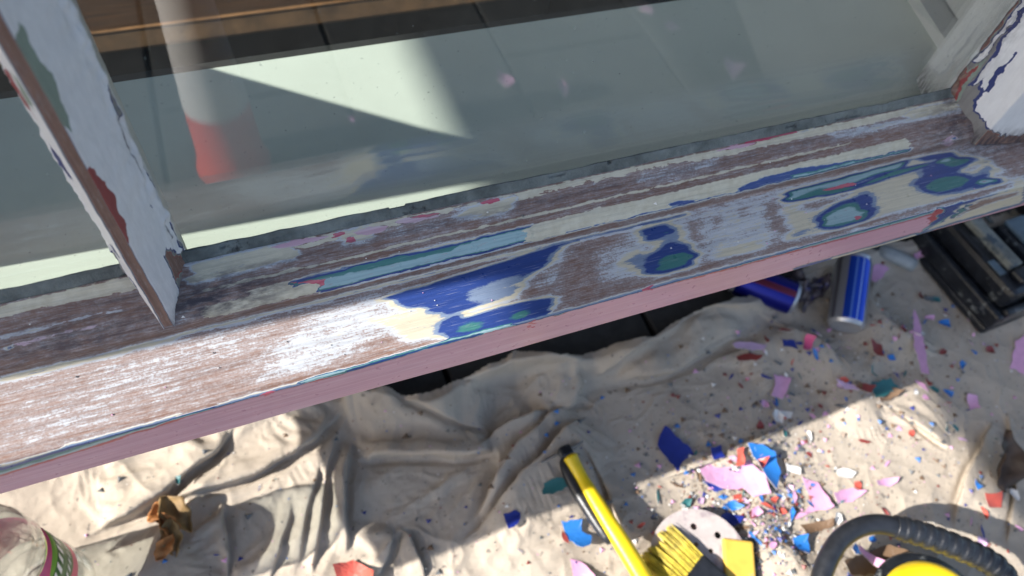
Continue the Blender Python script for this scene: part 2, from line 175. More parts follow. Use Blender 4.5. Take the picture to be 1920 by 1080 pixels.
FLAKES = [
 ('blue', 'large dark blue paint flake with a jagged end beside the pink flakes', 0.006, [(0.3975,0.2342), (0.4206,0.2546), (0.4344,0.2259), (0.4452,0.1972), (0.4285,0.1851), (0.4075,0.1944)]),
 ('pink', 'largest pale pink paint flake, cracked, lying in the heap of scrapings', 0.008, [(0.4365,0.1847), (0.4683,0.1894), (0.4920,0.1909), (0.5061,0.1721), (0.5137,0.1487), (0.5084,0.1242), (0.4858,0.1282), (0.4799,0.1428), (0.4579,0.1503), (0.4362,0.1666)]),
 ('cyan', 'curled bright blue paint peeling lying over the pink flake', 0.014, [(0.5110,0.1941), (0.5280,0.1853), (0.5399,0.1710), (0.5369,0.1448), (0.5152,0.1256), (0.5112,0.1420), (0.5141,0.1601), (0.5085,0.1760)]),
 ('pink', 'pointed pink paint flake lying alone on the sunlit cloth', 0.006, [(0.5667,0.1309), (0.5851,0.1170), (0.5858,0.1016), (0.5842,0.0821), (0.5586,0.0850), (0.5348,0.0874), (0.5613,0.0951)]),
 ('pink', 'long narrow pink paint sliver lying below the black toolbox', 0.004, [(0.8851,0.2998), (0.8806,0.2808), (0.8536,0.2397), (0.8188,0.1945), (0.8098,0.2010), (0.8369,0.2450)]),
 ('pink', 'broad pink paint flake lying in the shade near the black toolbox', 0.004, [(1.0276,0.2050), (1.0542,0.2089), (1.0026,0.1497), (0.9864,0.1502), (0.9858,0.1693)]),
 ('red', 'dark red paint flake lying below the upright blue can', 0.004, [(0.7760,0.2756), (0.7912,0.2632), (0.7812,0.2435), (0.7713,0.2504)]),
 ('red', 'long dark red paint flake lying below the fallen blue can', 0.004, [(0.5704,0.3165), (0.5906,0.3129), (0.6078,0.3029), (0.5938,0.2999), (0.5694,0.3086)]),
 ('lilac', 'pale lilac paint strip lying next to the long dark red flake', 0.005, [(0.5749,0.3365), (0.6051,0.3290), (0.6226,0.3159), (0.6082,0.3111), (0.5757,0.3269)]),
 ('hotpink', 'hot pink twisted paint curl lying between the two blue cans', 0.008, [(0.6855,0.3116), (0.6942,0.3012), (0.6824,0.2897), (0.6639,0.2880)]),
 ('blue', 'navy paint curl lying between the two blue cans', 0.006, [(0.6474,0.3158), (0.6640,0.3087), (0.6611,0.2926), (0.6546,0.3003), (0.6429,0.3058)]),
 ('pink', 'notched pink paint flake lying in the shade on the cloth', 0.005, [(0.6143,0.2761), (0.6353,0.2622), (0.6225,0.2485), (0.6063,0.2379), (0.5908,0.2481), (0.6086,0.2600)]),
 ('white', 'white paint flake lying at the shadow edge on the cloth', 0.004, [(0.5835,0.2281), (0.6079,0.2167), (0.5992,0.2077), (0.5782,0.2171)]),
 ('white', 'white paint crumb with rounded edges lying in the sunlight', 0.006, [(0.6198,0.1246), (0.6381,0.1200), (0.6446,0.1116), (0.6338,0.1067), (0.6190,0.1148)]),
 ('pink', 'small lens-shaped pink paint flake lying in the sunlight', 0.004, [(0.6618,0.0934), (0.6828,0.0909), (0.6952,0.0844), (0.6764,0.0792), (0.6607,0.0860)]),
 ('coral', 'square coral red paint flake lying in the sunlight', 0.004, [(0.7927,0.0274), (0.8151,0.0221), (0.8033,0.0062), (0.7827,0.0110)]),
 ('cyan', 'tiny triangular bright blue flake lying near the square coral flake', 0.003, [(0.7889,0.0480), (0.7919,0.0361), (0.7826,0.0354)]),
 ('teal', 'dull teal paint flake lying beside the yellow scraper handle', 0.005, [(0.2235,0.2299), (0.2461,0.2309), (0.2634,0.2222), (0.2575,0.2154), (0.2397,0.2121), (0.2210,0.2164)]),
 ('blue', 'blue paint flake lying on the long diagonal cloth fold', 0.004, [(0.1664,0.2086), (0.1826,0.2105), (0.1879,0.2039), (0.1802,0.1929), (0.1667,0.1908)]),
 ('cyan', 'bright blue U-shaped paint flake lying beside the yellow scraper handle', 0.010, [(0.2320,0.1797), (0.2568,0.1746), (0.2534,0.1621), (0.2627,0.1534), (0.2542,0.1442), (0.2428,0.1429), (0.2330,0.1583)]),
 ('red', 'thin red paint splinter lying against the U-shaped blue flake', 0.003, [(0.2295,0.1772), (0.2320,0.1695), (0.2322,0.1532), (0.2275,0.1589)]),
 ('pink', 'pale pink paint flake lying under the foot of the yellow handle', 0.005, [(0.2288,0.1386), (0.2406,0.1298), (0.2478,0.1111), (0.2490,0.1011), (0.2247,0.1129)]),
 ('coral', 'large coral red paint piece lying alone on gathered sunlit cloth', 0.010, [(-0.0352,0.2236), (-0.0147,0.2208), (0.0057,0.2017), (0.0011,0.1890), (-0.0376,0.2027)]),
 ('brown', 'brown wood splinter lying on the shadow line of the cloth', 0.006, [(0.7534,0.2136), (0.7860,0.1914), (0.7590,0.1850), (0.7388,0.1880)]),
 ('teal', 'navy and teal paint flake lying on the shadow line of the cloth', 0.008, [(0.7439,0.2167), (0.7749,0.2131), (0.7836,0.1985), (0.7460,0.1910), (0.7308,0.1942)]),
 ('red', 'red paint flake lying beside the navy and teal flake', 0.004, [(0.7138,0.2236), (0.7394,0.2082), (0.7262,0.2009), (0.7121,0.2108)]),
 ('lilac', 'thin lilac paint flake lying beside the red flake', 0.004, [(0.6881,0.2363), (0.7095,0.2205), (0.7111,0.2093), (0.6936,0.2185)]),
 ('cyan', 'bright blue and green paint flake lying by the ribbed black handle', 0.007, [(0.5030,0.0671), (0.5206,0.0638), (0.5197,0.0502), (0.5087,0.0424), (0.5015,0.0525)]),
 ('blue', 'small dark blue square flake lying above the largest pink flake', 0.004, [(0.4627,0.2046), (0.4810,0.2041), (0.4738,0.1860), (0.4583,0.1881)]),
 ('coral', 'coral red paint crumb lying on top of the largest pink flake', 0.016, [(0.4912,0.1896), (0.5013,0.1894), (0.4902,0.1682), (0.4810,0.1697)]),
 ('coral', 'small coral crumb lying next to the curled bright blue peeling', 0.014, [(0.5132,0.1697), (0.5237,0.1646), (0.5131,0.1558), (0.5062,0.1612)]),
 ('blue', 'blue paint shards lying above the yellow wedge', 0.006, [(0.4276,0.1193), (0.4441,0.1243), (0.4587,0.1107), (0.4507,0.1042), (0.4330,0.1054)]),
 ('cyan', 'bright blue splinter lying between the sanding disc and pink flake', 0.006, [(0.4416,0.1338), (0.4601,0.1333), (0.4673,0.1221), (0.4516,0.1232)]),
 ('blue', 'thin blue paint strip lying under the largest pink flake', 0.004, [(0.4335,0.1720), (0.4489,0.1631), (0.4537,0.1502), (0.4427,0.1525)]),
 ('pink', 'pink and blue speckled paint flake lying next to the pointed pink flake', 0.005, [(0.5942,0.0987), (0.6271,0.0952), (0.6418,0.0848), (0.6160,0.0801), (0.5927,0.0843)]),
 ('brown', 'brown bark-like wood chip lying near the ribbed black handle', 0.010, [(0.5281,0.0774), (0.5698,0.0703), (0.5671,0.0604), (0.5283,0.0653)]),
 ('pink', 'long pink paint splinter lying inside the loop of the black handle', 0.030, [(0.5572,0.0289), (0.5681,0.0264), (0.5887,-0.0026), (0.5780,-0.0055)]),
 ('hotpink', 'hot pink paint curl lying inside the loop of the black handle', 0.030, [(0.6242,0.0123), (0.6287,0.0025), (0.6332,-0.0115), (0.6146,-0.0131), (0.6164,-0.0022)]),
 ('brown', 'broad brown wood chip lying inside the loop of the black handle', 0.020, [(0.5394,0.0215), (0.6120,0.0166), (0.6307,-0.0038), (0.5980,-0.0126), (0.5431,0.0035)]),
 ('lilac', 'lilac flake lying in the shadow of the ribbed black handle', 0.004, [(0.7486,-0.0132), (0.7580,-0.0215), (0.7470,-0.0305), (0.7417,-0.0230)]),
 ('pink', 'dusky pink flake lying beside the upright blue can', 0.004, [(0.8912,0.3945), (0.8491,0.3794), (0.8673,0.3631), (0.9042,0.3795)]),
 ('pink', 'round pink paint crumb lying against the black toolbox corner', 0.008, [(0.9534,0.3875), (0.9690,0.3898), (0.9656,0.3772), (0.9516,0.3768)]),
 ('pink', 'rounded pink flake lying in the shade below the toolbox', 0.004, [(0.8814,0.1562), (0.8964,0.1496), (0.8854,0.1326), (0.8690,0.1352)]),
 ('teal', 'small teal flake lying on the pale cloth under the sill', 0.003, [(-0.1867,0.3774), (-0.1808,0.3761), (-0.1833,0.3653), (-0.1868,0.3665)]),
 ('white', 'white paint sliver lying to the sunny side of the blue peeling', 0.004, [(0.5537,0.1546), (0.5717,0.1423), (0.5644,0.1340), (0.5521,0.1443)]),
]
FOLDS = [
 (0.030, 0.010, 0.060, [(0.011,0.342), (0.078,0.324), (0.155,0.300), (0.195,0.290)]),
 (0.030, 0.012, 0.035, [(0.340,0.322), (0.284,0.304), (0.224,0.277), (0.172,0.247), (0.126,0.214)]),
 (0.034, 0.010, 0.040, [(0.342,0.309), (0.299,0.283), (0.239,0.250), (0.177,0.220), (0.108,0.200)]),
 (0.022, 0.012, 0.035, [(0.351,0.327), (0.282,0.317), (0.218,0.310), (0.156,0.301)]),
 (0.026, 0.008, 0.080, [(-0.303,0.348), (-0.261,0.359), (-0.222,0.368), (-0.179,0.390), (-0.133,0.418), (-0.113,0.434)]),
 (0.018, 0.008, 0.050, [(-0.222,0.365), (-0.161,0.366), (-0.085,0.371), (-0.023,0.385), (0.023,0.405)]),
 (0.016, 0.010, 0.020, [(-0.149,0.240), (-0.144,0.298), (-0.139,0.352)]),
 (0.020, 0.012, 0.022, [(-0.066,0.211), (-0.045,0.276), (-0.023,0.338), (0.011,0.385)]),
 (0.016, 0.010, 0.018, [(-0.084,0.217), (-0.065,0.277), (-0.041,0.330), (-0.020,0.366)]),
 (0.020, 0.010, 0.022, [(-0.028,0.219), (-0.014,0.279), (0.003,0.329), (0.017,0.368)]),
 (0.014, 0.010, 0.020, [(-0.108,0.226), (-0.090,0.273), (-0.066,0.317)]),
 (0.012, 0.010, 0.020, [(0.002,0.190), (0.022,0.220), (0.039,0.244)]),
 (0.012, 0.010, 0.020, [(0.059,0.170), (0.052,0.210), (0.045,0.242)]),
 (0.024, 0.014, 0.050, [(0.354,0.352), (0.420,0.367), (0.539,0.390), (0.665,0.377)]),
 (0.020, 0.010, 0.060, [(0.351,0.347), (0.455,0.333), (0.560,0.346), (0.644,0.358)]),
 (0.030, 0.015, 0.030, [(0.255,0.328), (0.287,0.329), (0.327,0.329), (0.344,0.330)]),
 (0.028, 0.020, 0.060, [(0.147,0.385), (0.202,0.392), (0.250,0.394), (0.308,0.380), (0.368,0.365)]),
 (0.020, 0.010, 0.050, [(0.083,0.393), (0.121,0.373), (0.156,0.346), (0.207,0.321)]),
 (0.012, 0.008, 0.060, [(0.902,0.110), (0.838,0.072), (0.779,0.037), (0.723,-0.003)]),
 (0.012, 0.010, 0.050, [(0.736,0.197), (0.765,0.159), (0.786,0.114), (0.800,0.085)]),
 (0.010, 0.010, 0.040, [(0.630,0.383), (0.695,0.333), (0.728,0.294), (0.727,0.238)]),
 (0.010, 0.010, 0.040, [(0.478,0.082), (0.506,0.051), (0.501,0.020)]),
 (0.010, 0.012, 0.050, [(0.352,0.197), (0.434,0.199), (0.519,0.202), (0.610,0.206)]),
 (0.012, 0.012, 0.050, [(0.293,0.269), (0.312,0.225), (0.314,0.166), (0.305,0.102)]),
 (0.012, 0.012, 0.040, [(0.915,0.404), (0.843,0.338), (0.856,0.273), (0.911,0.237)]),
 (0.010, 0.010, 0.050, [(0.932,0.118), (0.863,0.024), (0.774,-0.049)]),
]
CLOTH_EDGE = [(-0.367,0.623), (0.002,0.458), (0.075,0.398), (0.146,0.383), (0.202,0.394), (0.251,0.402), (0.305,0.379), (0.367,0.372), (0.442,0.371), (0.523,0.390), (0.650,0.398), (0.806,0.421), (0.953,0.412)]


# ------------------------------------------------------------------ helpers
def tag(o, label=None, cat=None, group=None, kind=None):
    if label: o['label'] = label
    if cat: o['category'] = cat
    if group: o['group'] = group
    if kind: o['kind'] = kind
    return o
def empty(name, loc=(0, 0, 0), rz=0.0):
    o = bpy.data.objects.new(name, None); C.objects.link(o); o.location = loc; o.rotation_euler = (0, 0, rz)
    o.empty_display_size = .05
    return o
def link(name, me, mat=None, parent=None, smooth=False):
    o = bpy.data.objects.new(name, me); C.objects.link(o)
    if mat is not None and not me.materials: me.materials.append(mat)
    if parent is not None: o.parent = parent
    if smooth: me.polygons.foreach_set('use_smooth', [True] * len(me.polygons))
    return o
def mesh(name, verts, faces, mat=None, parent=None, smooth=False):
    me = bpy.data.meshes.new(name); me.from_pydata([tuple(map(float, v)) for v in verts], [], faces); me.update()
    return link(name, me, mat, parent, smooth)
def bmobj(name, bm, mat=None, parent=None, smooth=False):
    me = bpy.data.meshes.new(name); bm.normal_update(); bm.to_mesh(me); bm.free()
    return link(name, me, mat, parent, smooth)
def grid_mesh(name, P, mat=None, parent=None, smooth=True, attrs=None, close_v=False, keep=None):
    """P[n,m,3] -> quads; attrs {name: [n,m]}"""
    n, mm = P.shape[:2]
    idx = np.arange(n * mm).reshape(n, mm)
    if close_v:
        a = idx[:-1, :]; b = idx[1:, :]; c = np.roll(idx, -1, 1)[1:, :]; d = np.roll(idx, -1, 1)[:-1, :]
    else:
        a = idx[:-1, :-1]; b = idx[1:, :-1]; c = idx[1:, 1:]; d = idx[:-1, 1:]
    q = np.stack([a, b, c, d], -1).reshape(-1, 4)
    if keep is not None: q = q[keep.reshape(-1)]
    me = bpy.data.meshes.new(name)
    me.vertices.add(n * mm); me.vertices.foreach_set('co', P.astype(np.float32).reshape(-1))
    me.loops.add(q.size); me.loops.foreach_set('vertex_index', q.reshape(-1).astype(np.int32))
    me.polygons.add(len(q)); me.polygons.foreach_set('loop_start', np.arange(0, q.size, 4, dtype=np.int32))
    me.polygons.foreach_set('loop_total', np.full(len(q), 4, dtype=np.int32))
    if smooth: me.polygons.foreach_set('use_smooth', np.ones(len(q), dtype=bool))
    me.update(calc_edges=True); me.validate()
    if attrs:
        for k, v in attrs.items():
            at = me.attributes.new(k, 'FLOAT', 'POINT'); at.data.foreach_set('value', v.astype(np.float32).reshape(-1))
    return link(name, me, mat, parent)
def bm_box(bm, x0, x1, y0, y1, z0, z1, bev=0.0, seg=2):
    vs_ = [bm.verts.new(p) for p in [(x0, y0, z0), (x1, y0, z0), (x1, y1, z0), (x0, y1, z0), (x0, y0, z1), (x1, y0, z1), (x1, y1, z1), (x0, y1, z1)]]
    fs = [bm.faces.new([vs_[i] for i in f]) for f in [(3, 2, 1, 0), (4, 5, 6, 7), (0, 1, 5, 4), (1, 2, 6, 5), (2, 3, 7, 6), (3, 0, 4, 7)]]
    if bev > 0:
        es = list({e for f in fs for e in f.edges})
        bmesh.ops.bevel(bm, geom=es, offset=bev, segments=seg, affect='EDGES', profile=.5)
def box(name, x0, x1, y0, y1, z0, z1, mat, parent=None, bev=0.0, seg=2):
    bm = bmesh.new(); bm_box(bm, x0, x1, y0, y1, z0, z1, bev, seg)
    return bmobj(name, bm, mat, parent)
def prism(name, poly, z0, z1, mat, parent=None, bev=0.0):
    bm = bmesh.new()
    lo = [bm.verts.new((x, y, z0)) for x, y in poly]; hi = [bm.verts.new((x, y, z1)) for x, y in poly]
    n = len(poly); area = sum(poly[i][0] * poly[(i + 1) % n][1] - poly[(i + 1) % n][0] * poly[i][1] for i in range(n))
    if area < 0: lo.reverse(); hi.reverse()
    bm.faces.new(lo[::-1]); bm.faces.new(hi)
    for i in range(n): bm.faces.new([lo[i], lo[(i + 1) % n], hi[(i + 1) % n], hi[i]])
    if bev > 0: bmesh.ops.bevel(bm, geom=list(bm.edges), offset=bev, segments=2, affect='EDGES', profile=.5)
    return bmobj(name, bm, mat, parent)
def lathe(prof, n=40):
    """prof [(r,z)] -> verts, faces round Z"""
    V = []; F = []
    for r_, z_ in prof:
        for k in range(n):
            t = 2 * math.pi * k / n; V.append((r_ * math.cos(t), r_ * math.sin(t), z_))
    for i in range(len(prof) - 1):
        for k in range(n):
            F.append((i * n + k, i * n + (k + 1) % n, (i + 1) * n + (k + 1) % n, (i + 1) * n + k))
    return V, F
def tube(path, rad, n=12, ell=1.0, cap=True):
    """tube along 3D path; rad scalar or list; returns verts, faces"""
    path = [Vector(p) for p in path]; V = []; F = []
    if not hasattr(rad, '__len__'): rad = [rad] * len(path)
    up = Vector((0, 0, 1))
    for i, p in enumerate(path):
        t = (path[min(i + 1, len(path) - 1)] - path[max(i - 1, 0)]).normalized()
        s = t.cross(up)
        s = s.normalized() if s.length > 1e-5 else Vector((1, 0, 0))
        u = s.cross(t).normalized()
        for k in range(n):
            a_ = 2 * math.pi * k / n
            V.append(tuple(p + s * (math.cos(a_) * rad[i]) + u * (math.sin(a_) * rad[i] * ell)))
    for i in range(len(path) - 1):
        for k in range(n): F.append((i * n + k, i * n + (k + 1) % n, (i + 1) * n + (k + 1) % n, (i + 1) * n + k))
    if cap: F.append(tuple(range(n - 1, -1, -1))); F.append(tuple(range((len(path) - 1) * n, len(path) * n)))
    return V, F
def spline(pts, n):
    pts = np.array(pts, float); k = len(pts); out = []
    for t in np.linspace(0, k - 1, n):
        i = min(int(t), k - 2); u = t - i
        p0 = pts[max(i - 1, 0)]; p1 = pts[i]; p2 = pts[i + 1]; p3 = pts[min(i + 2, k - 1)]
        out.append(.5 * ((2 * p1) + (-p0 + p2) * u + (2 * p0 - 5 * p1 + 4 * p2 - p3) * u * u + (-p0 + 3 * p1 - 3 * p2 + p3) * u ** 3))
    return np.array(out)
def hash2(ix, iy, s):
    h = np.sin(ix * 127.1 + iy * 311.7 + s * 74.7) * 43758.5453
    return h - np.floor(h)
def vnoise(x, y, s=0.0):
    ix = np.floor(x); iy = np.floor(y); fx = x - ix; fy = y - iy
    fx = fx * fx * (3 - 2 * fx); fy = fy * fy * (3 - 2 * fy)
    a = hash2(ix, iy, s); b = hash2(ix + 1, iy, s); c = hash2(ix, iy + 1, s); d = hash2(ix + 1, iy + 1, s)
    return (a * (1 - fx) + b * fx) * (1 - fy) + (c * (1 - fx) + d * fx) * fy * 1.0
def fbm(x, y, s=0.0, o=4):
    v = 0; a = .5
    for k in range(o):
        v = v + a * (vnoise(x, y, s + k * 3.1) - .5); x = x * 2.03 + 5.3; y = y * 2.03 + 1.7; a *= .5
    return v * 2
def poly_sd(x, y, pts):
    """signed distance, positive inside"""
    d = np.full(x.shape, 1e9); ins = np.zeros(x.shape, bool); n = len(pts)
    for i in range(n):
        ax, ay = pts[i]; bx, by = pts[(i + 1) % n]; ex = bx - ax; ey = by - ay
        L = ex * ex + ey * ey + 1e-12
        t = np.clip(((x - ax) * ex + (y - ay) * ey) / L, 0, 1)
        d = np.minimum(d, (x - ax - ex * t) ** 2 + (y - ay - ey * t) ** 2)
        if ay != by:
            c = ((ay > y) != (by > y)) & (x < ex * (y - ay) / (by - ay) + ax); ins ^= c
    return np.where(ins, 1, -1) * np.sqrt(d)

# ------------------------------------------------------------------ materials
class NT:
    def __init__(s, name):
        s.m = bpy.data.materials.new(name); s.m.use_nodes = True; s.t = s.m.node_tree; s.t.nodes.clear()
        s.out = s.n('ShaderNodeOutputMaterial')
    def n(s, typ, **kw):
        nd = s.t.nodes.new(typ)
        for k, v in kw.items(): setattr(nd, k, v)
        return nd
    def l(s, a, b): s.t.links.new(a, b)
    def val(s, node, i, v):
        if hasattr(v, 'is_linked') or isinstance(v, bpy.types.NodeSocket): s.l(v, node.inputs[i])
        else: node.inputs[i].default_value = v
    def math(s, op, a, b=0.0, c=0.0, clamp=False):
        nd = s.n('ShaderNodeMath', operation=op, use_clamp=clamp)
        for i, v in enumerate((a, b, c)): s.val(nd, i, v)
        return nd.outputs[0]
    def coords(s, scale=(1, 1, 1), rot=(0, 0, 0), kind='Object'):
        tc = s.n('ShaderNodeTexCoord'); mp = s.n('ShaderNodeMapping'); s.l(tc.outputs[kind], mp.inputs[0])
        mp.inputs['Scale'].default_value = scale; mp.inputs['Rotation'].default_value = rot
        return mp.outputs[0]
    def noise(s, scale=(1, 1, 1), detail=4, rough=.55, sc=1.0, kind='Object', dist=0.0):
        nd = s.n('ShaderNodeTexNoise'); s.l(s.coords(scale, kind=kind), nd.inputs['Vector'])
        nd.inputs['Scale'].default_value = sc; nd.inputs['Detail'].default_value = detail; nd.inputs['Roughness'].default_value = rough
        nd.inputs['Distortion'].default_value = dist
        return nd.outputs['Fac']
    def ramp(s, fac, stops, mode='LINEAR'):
        r_ = s.n('ShaderNodeValToRGB'); r_.color_ramp.interpolation = mode; e = r_.color_ramp.elements
        while len(e) > 1: e.remove(e[-1])
        e[0].position = stops[0][0]; e[0].color = (*stops[0][1], 1)
        for p, c in stops[1:]:
            x = e.new(p); x.color = (*c, 1)
        s.l(fac, r_.inputs[0]); return r_.outputs[0]
    def mix(s, f, a, b, mode='MIX'):
        nd = s.n('ShaderNodeMix', data_type='RGBA', blend_type=mode)
        for i, v in ((0, f), (6, a), (7, b)):
            if isinstance(v, tuple): v = (*v, 1) if len(v) == 3 else v
            s.val(nd, i, v)
        return nd.outputs[2]
    def attr(s, name):
        nd = s.n('ShaderNodeAttribute', attribute_name=name); return nd.outputs['Fac']
    def bump(s, h, strength=.3, dist=.001):
        nd = s.n('ShaderNodeBump'); nd.inputs['Strength'].default_value = strength; nd.inputs['Distance'].default_value = dist
        s.l(h, nd.inputs['Height']); return nd.outputs[0]
    def bsdf(s, color, rough=.5, metal=0.0, normal=None, spec=.5, **kw):
        b = s.n('ShaderNodeBsdfPrincipled')
        if isinstance(color, tuple): b.inputs['Base Color'].default_value = (*color, 1)
        else: s.l(color, b.inputs['Base Color'])
        s.val(b, 'Roughness', rough) if not isinstance(rough, bpy.types.NodeSocket) else s.l(rough, b.inputs['Roughness'])
        b.inputs['Metallic'].default_value = metal; b.inputs['Specular IOR Level'].default_value = spec
        if normal is not None: s.l(normal, b.inputs['Normal'])
        s.l(b.outputs[0], s.out.inputs[0]); return b

WOOD = [(0.25, (.145, .078, .058)), (.5, (.235, .135, .10)), (.75, (.31, .195, .15))]
def paint_material(name, stops, axis='x', amp=.055, rough=.29, fine=.03, gl=(18, 420, 420), masks=False, rub=1.0):
    t = NT(name)
    if axis == 'z': gl = (gl[1], gl[1], gl[0])
    def sc(k, q): return (gl[0] * k, gl[1] * q, gl[2] * q) if axis == 'x' else (gl[0] * q, gl[1] * q, gl[2] * k)
    n1 = t.noise(gl, 5, .65); n2 = t.noise(sc(7, 2.4), 4, .65); n3 = t.noise((150, 150, 150), 4, .6); n4 = t.noise((700, 700, 700), 3, .6)
    lv = t.attr('lvl')
    damp = t.math('ADD', .46, t.math('MULTIPLY', t.math('SUBTRACT', 1.0, t.math('MULTIPLY', lv, 1.9), clamp=True), .9))
    d_ = t.math('ADD', t.math('MULTIPLY', t.math('SUBTRACT', n1, .5), amp * 4.2), t.math('MULTIPLY', t.math('SUBTRACT', n2, .5), fine * 7.0))
    d_ = t.math('ADD', d_, t.math('ADD', t.math('MULTIPLY', t.math('SUBTRACT', n3, .5), .10), t.math('MULTIPLY', t.math('SUBTRACT', n4, .5), .07)))
    v = t.math('ADD', lv, t.math('MULTIPLY', d_, damp))
    soft = [stops[0]]
    for (p_, c_), (pq, cq) in zip(stops[1:], stops[:-1]): soft += [(p_ - .024, cq), (p_ + .020, c_)]
    col = t.ramp(v, soft if masks else stops, 'LINEAR' if masks else 'CONSTANT')
    wood = t.ramp(t.noise(sc(.8, 1.6), 6, .7), WOOD)
    wood = t.mix(t.math('MULTIPLY', t.ramp(n2, [(.54, (0, 0, 0)), (.66, (1, 1, 1))]), .24), wood, (.46, .44, .43))      # filler left in the pores
    iswood = t.math('LESS_THAN', v, stops[1][0])
    if masks:
        haze = t.math('MULTIPLY', t.ramp(v, [(.0, (0, 0, 0)), (.11, (.42, .42, .42)), (.15, (1, 1, 1))]), t.ramp(n4, [(.25, (.35, .35, .35)), (.6, (1, 1, 1))]))
        col = t.mix(t.math('LESS_THAN', v, .155), col, t.mix(haze, wood, (.55, .57, .60)))
    else: col = t.mix(iswood, col, wood)
    if masks:
        pk = t.ramp(t.noise(sc(.5, .9), 5, .65), [(.3, (.58, .30, .37)), (.5, (.63, .34, .415)), (.68, (.66, .40, .47))])
        pw = t.ramp(t.noise(sc(.5, .9), 5, .65), [(.3, (.42, .20, .28)), (.5, (.50, .26, .35)), (.68, (.54, .33, .43))])
        pk = t.mix(t.attr('worn'), pk, pw)
        col = t.mix(t.math('GREATER_THAN', v, stops[-1][0]), col, pk)
        e_ = t.math('ADD', t.math('MULTIPLY', t.math('SUBTRACT', n3, .5), 1.3), t.math('MULTIPLY', t.math('SUBTRACT', n2, .5), 1.2))
        for an, cc in (('m_cream', t.ramp(n3, [(.35, (.56, .50, .37)), (.65, (.65, .60, .47))])), ('m_white', t.ramp(n2, [(.3, (.45, .47, .50)), (.6, (.62, .64, .67))])), ('m_pink', t.ramp(n1, [(.35, (.58, .32, .40)), (.65, (.62, .48, .52))])), ('m_red', t.ramp(n1, [(.35, (.50, .06, .12)), (.65, (.55, .16, .2))]))):
            col = t.mix(t.math('GREATER_THAN', t.math('ADD', t.attr(an), t.math('MULTIPLY', e_, t.math('GREATER_THAN', t.attr(an), .02))), .5), col, cc)
    if not masks:
        e_ = t.math('MULTIPLY', t.math('SUBTRACT', n3, .5), .8)
        for an, cc in (('m_cream', (.25, .31, .25)), ('m_red', (.30, .05, .05))):
            col = t.mix(t.math('GREATER_THAN', t.math('ADD', t.attr(an), t.math('MULTIPLY', e_, t.math('GREATER_THAN', t.attr(an), .02))), .5), col, cc)
    col = t.mix(t.math('MULTIPLY', t.noise((60, 60, 60), 5, .6), .45), col, t.mix(.5, col, (.35, .34, .33), 'MULTIPLY'))
    if masks: rub = t.math('SUBTRACT', 1.0, t.math('MULTIPLY', t.math('GREATER_THAN', lv, .90), .65))
    col = t.mix(rub, col, t.ramp(t.noise(sc(.9, 1.1), 6, .7), [(.3, (.74, .75, .77)), (.55, (1, 1, 1))]), 'MULTIPLY')
    # fine dust and rubbed scratches over everything
    scr = t.ramp(t.noise(sc(2.5, 3.2), 3, .6), [(.60, (0, 0, 0)), (.70, (1, 1, 1))])
    col = t.mix(t.math('MULTIPLY', scr, t.math('MULTIPLY', rub, .26)), col, (.52, .52, .53))
    d = t.math('MULTIPLY', t.attr('dirt'), t.ramp(t.noise((90, 260, 260) if axis == 'x' else (260, 260, 90), 5, .65), [(.32, (0, 0, 0)), (.6, (1, 1, 1))]), clamp=True)
    col = t.mix(d, col, (.045, .038, .048))
    rg = t.math('ADD', t.math('MULTIPLY', iswood, .16), t.math('ADD', t.math('ADD', rough - .08, t.math('MULTIPLY', n3, .18)), t.math('MULTIPLY', d, .3)))
    h = t.math('ADD', t.math('MULTIPLY', t.math('MINIMUM', v, 1.0), 1.0), t.math('MULTIPLY', n2, .14))
    t.bsdf(col, rg, normal=t.bump(h, .5, .0012), spec=.5)
    return t.m
SILL_STOPS = [(0.0, (.2, .1, .07)), (.10, (.55, .57, .60)), (.215, (.62, .56, .42)), (.335, (.21, .27, .38)), (.435, (.030, .062, .235)),
              (.60, (.055, .19, .18)), (.715, (.30, .44, .47)), (.80, (.44, .06, .07)), (.872, (.56, .285, .36))]
M_sill = paint_material('sanded_layered_paint', SILL_STOPS, masks=True)
POST_STOPS = [(0.0, (.2, .1, .07)), (.14, (.33, .06, .06)), (.25, (.27, .33, .27)), (.36, (.24, .23, .22)), (.50, (.03, .045, .17)), (.64, (.80, .79, .79))]
M_post = paint_material('peeling_white_paint', POST_STOPS, 'z', amp=.02, rough=.45, fine=.012, rub=.15)

def simple(name, col, rough=.5, var=.25, scale=40, metal=0.0, bump=0.0, bscale=200, spec=.5, dirt=None):
    t = NT(name)
    dk = tuple(c * (1 - var) for c in col); lt = tuple(min(1, c * (1 + var * .6)) for c in col)
    c = t.ramp(t.noise((scale,) * 3, 5, .6), [(.3, dk), (.7, lt)])
    if dirt:
        f = t.ramp(t.noise((dirt[1],) * 3, 6, .7), [(dirt[2], (0, 0, 0)), (dirt[2] + .08, (1, 1, 1))])
        c = t.mix(f, c, dirt[0])
    nrm = t.bump(t.noise((bscale,) * 3, 4, .6), bump, .002) if bump else None
    t.bsdf(c, rough, metal, nrm, spec)
    return t.m
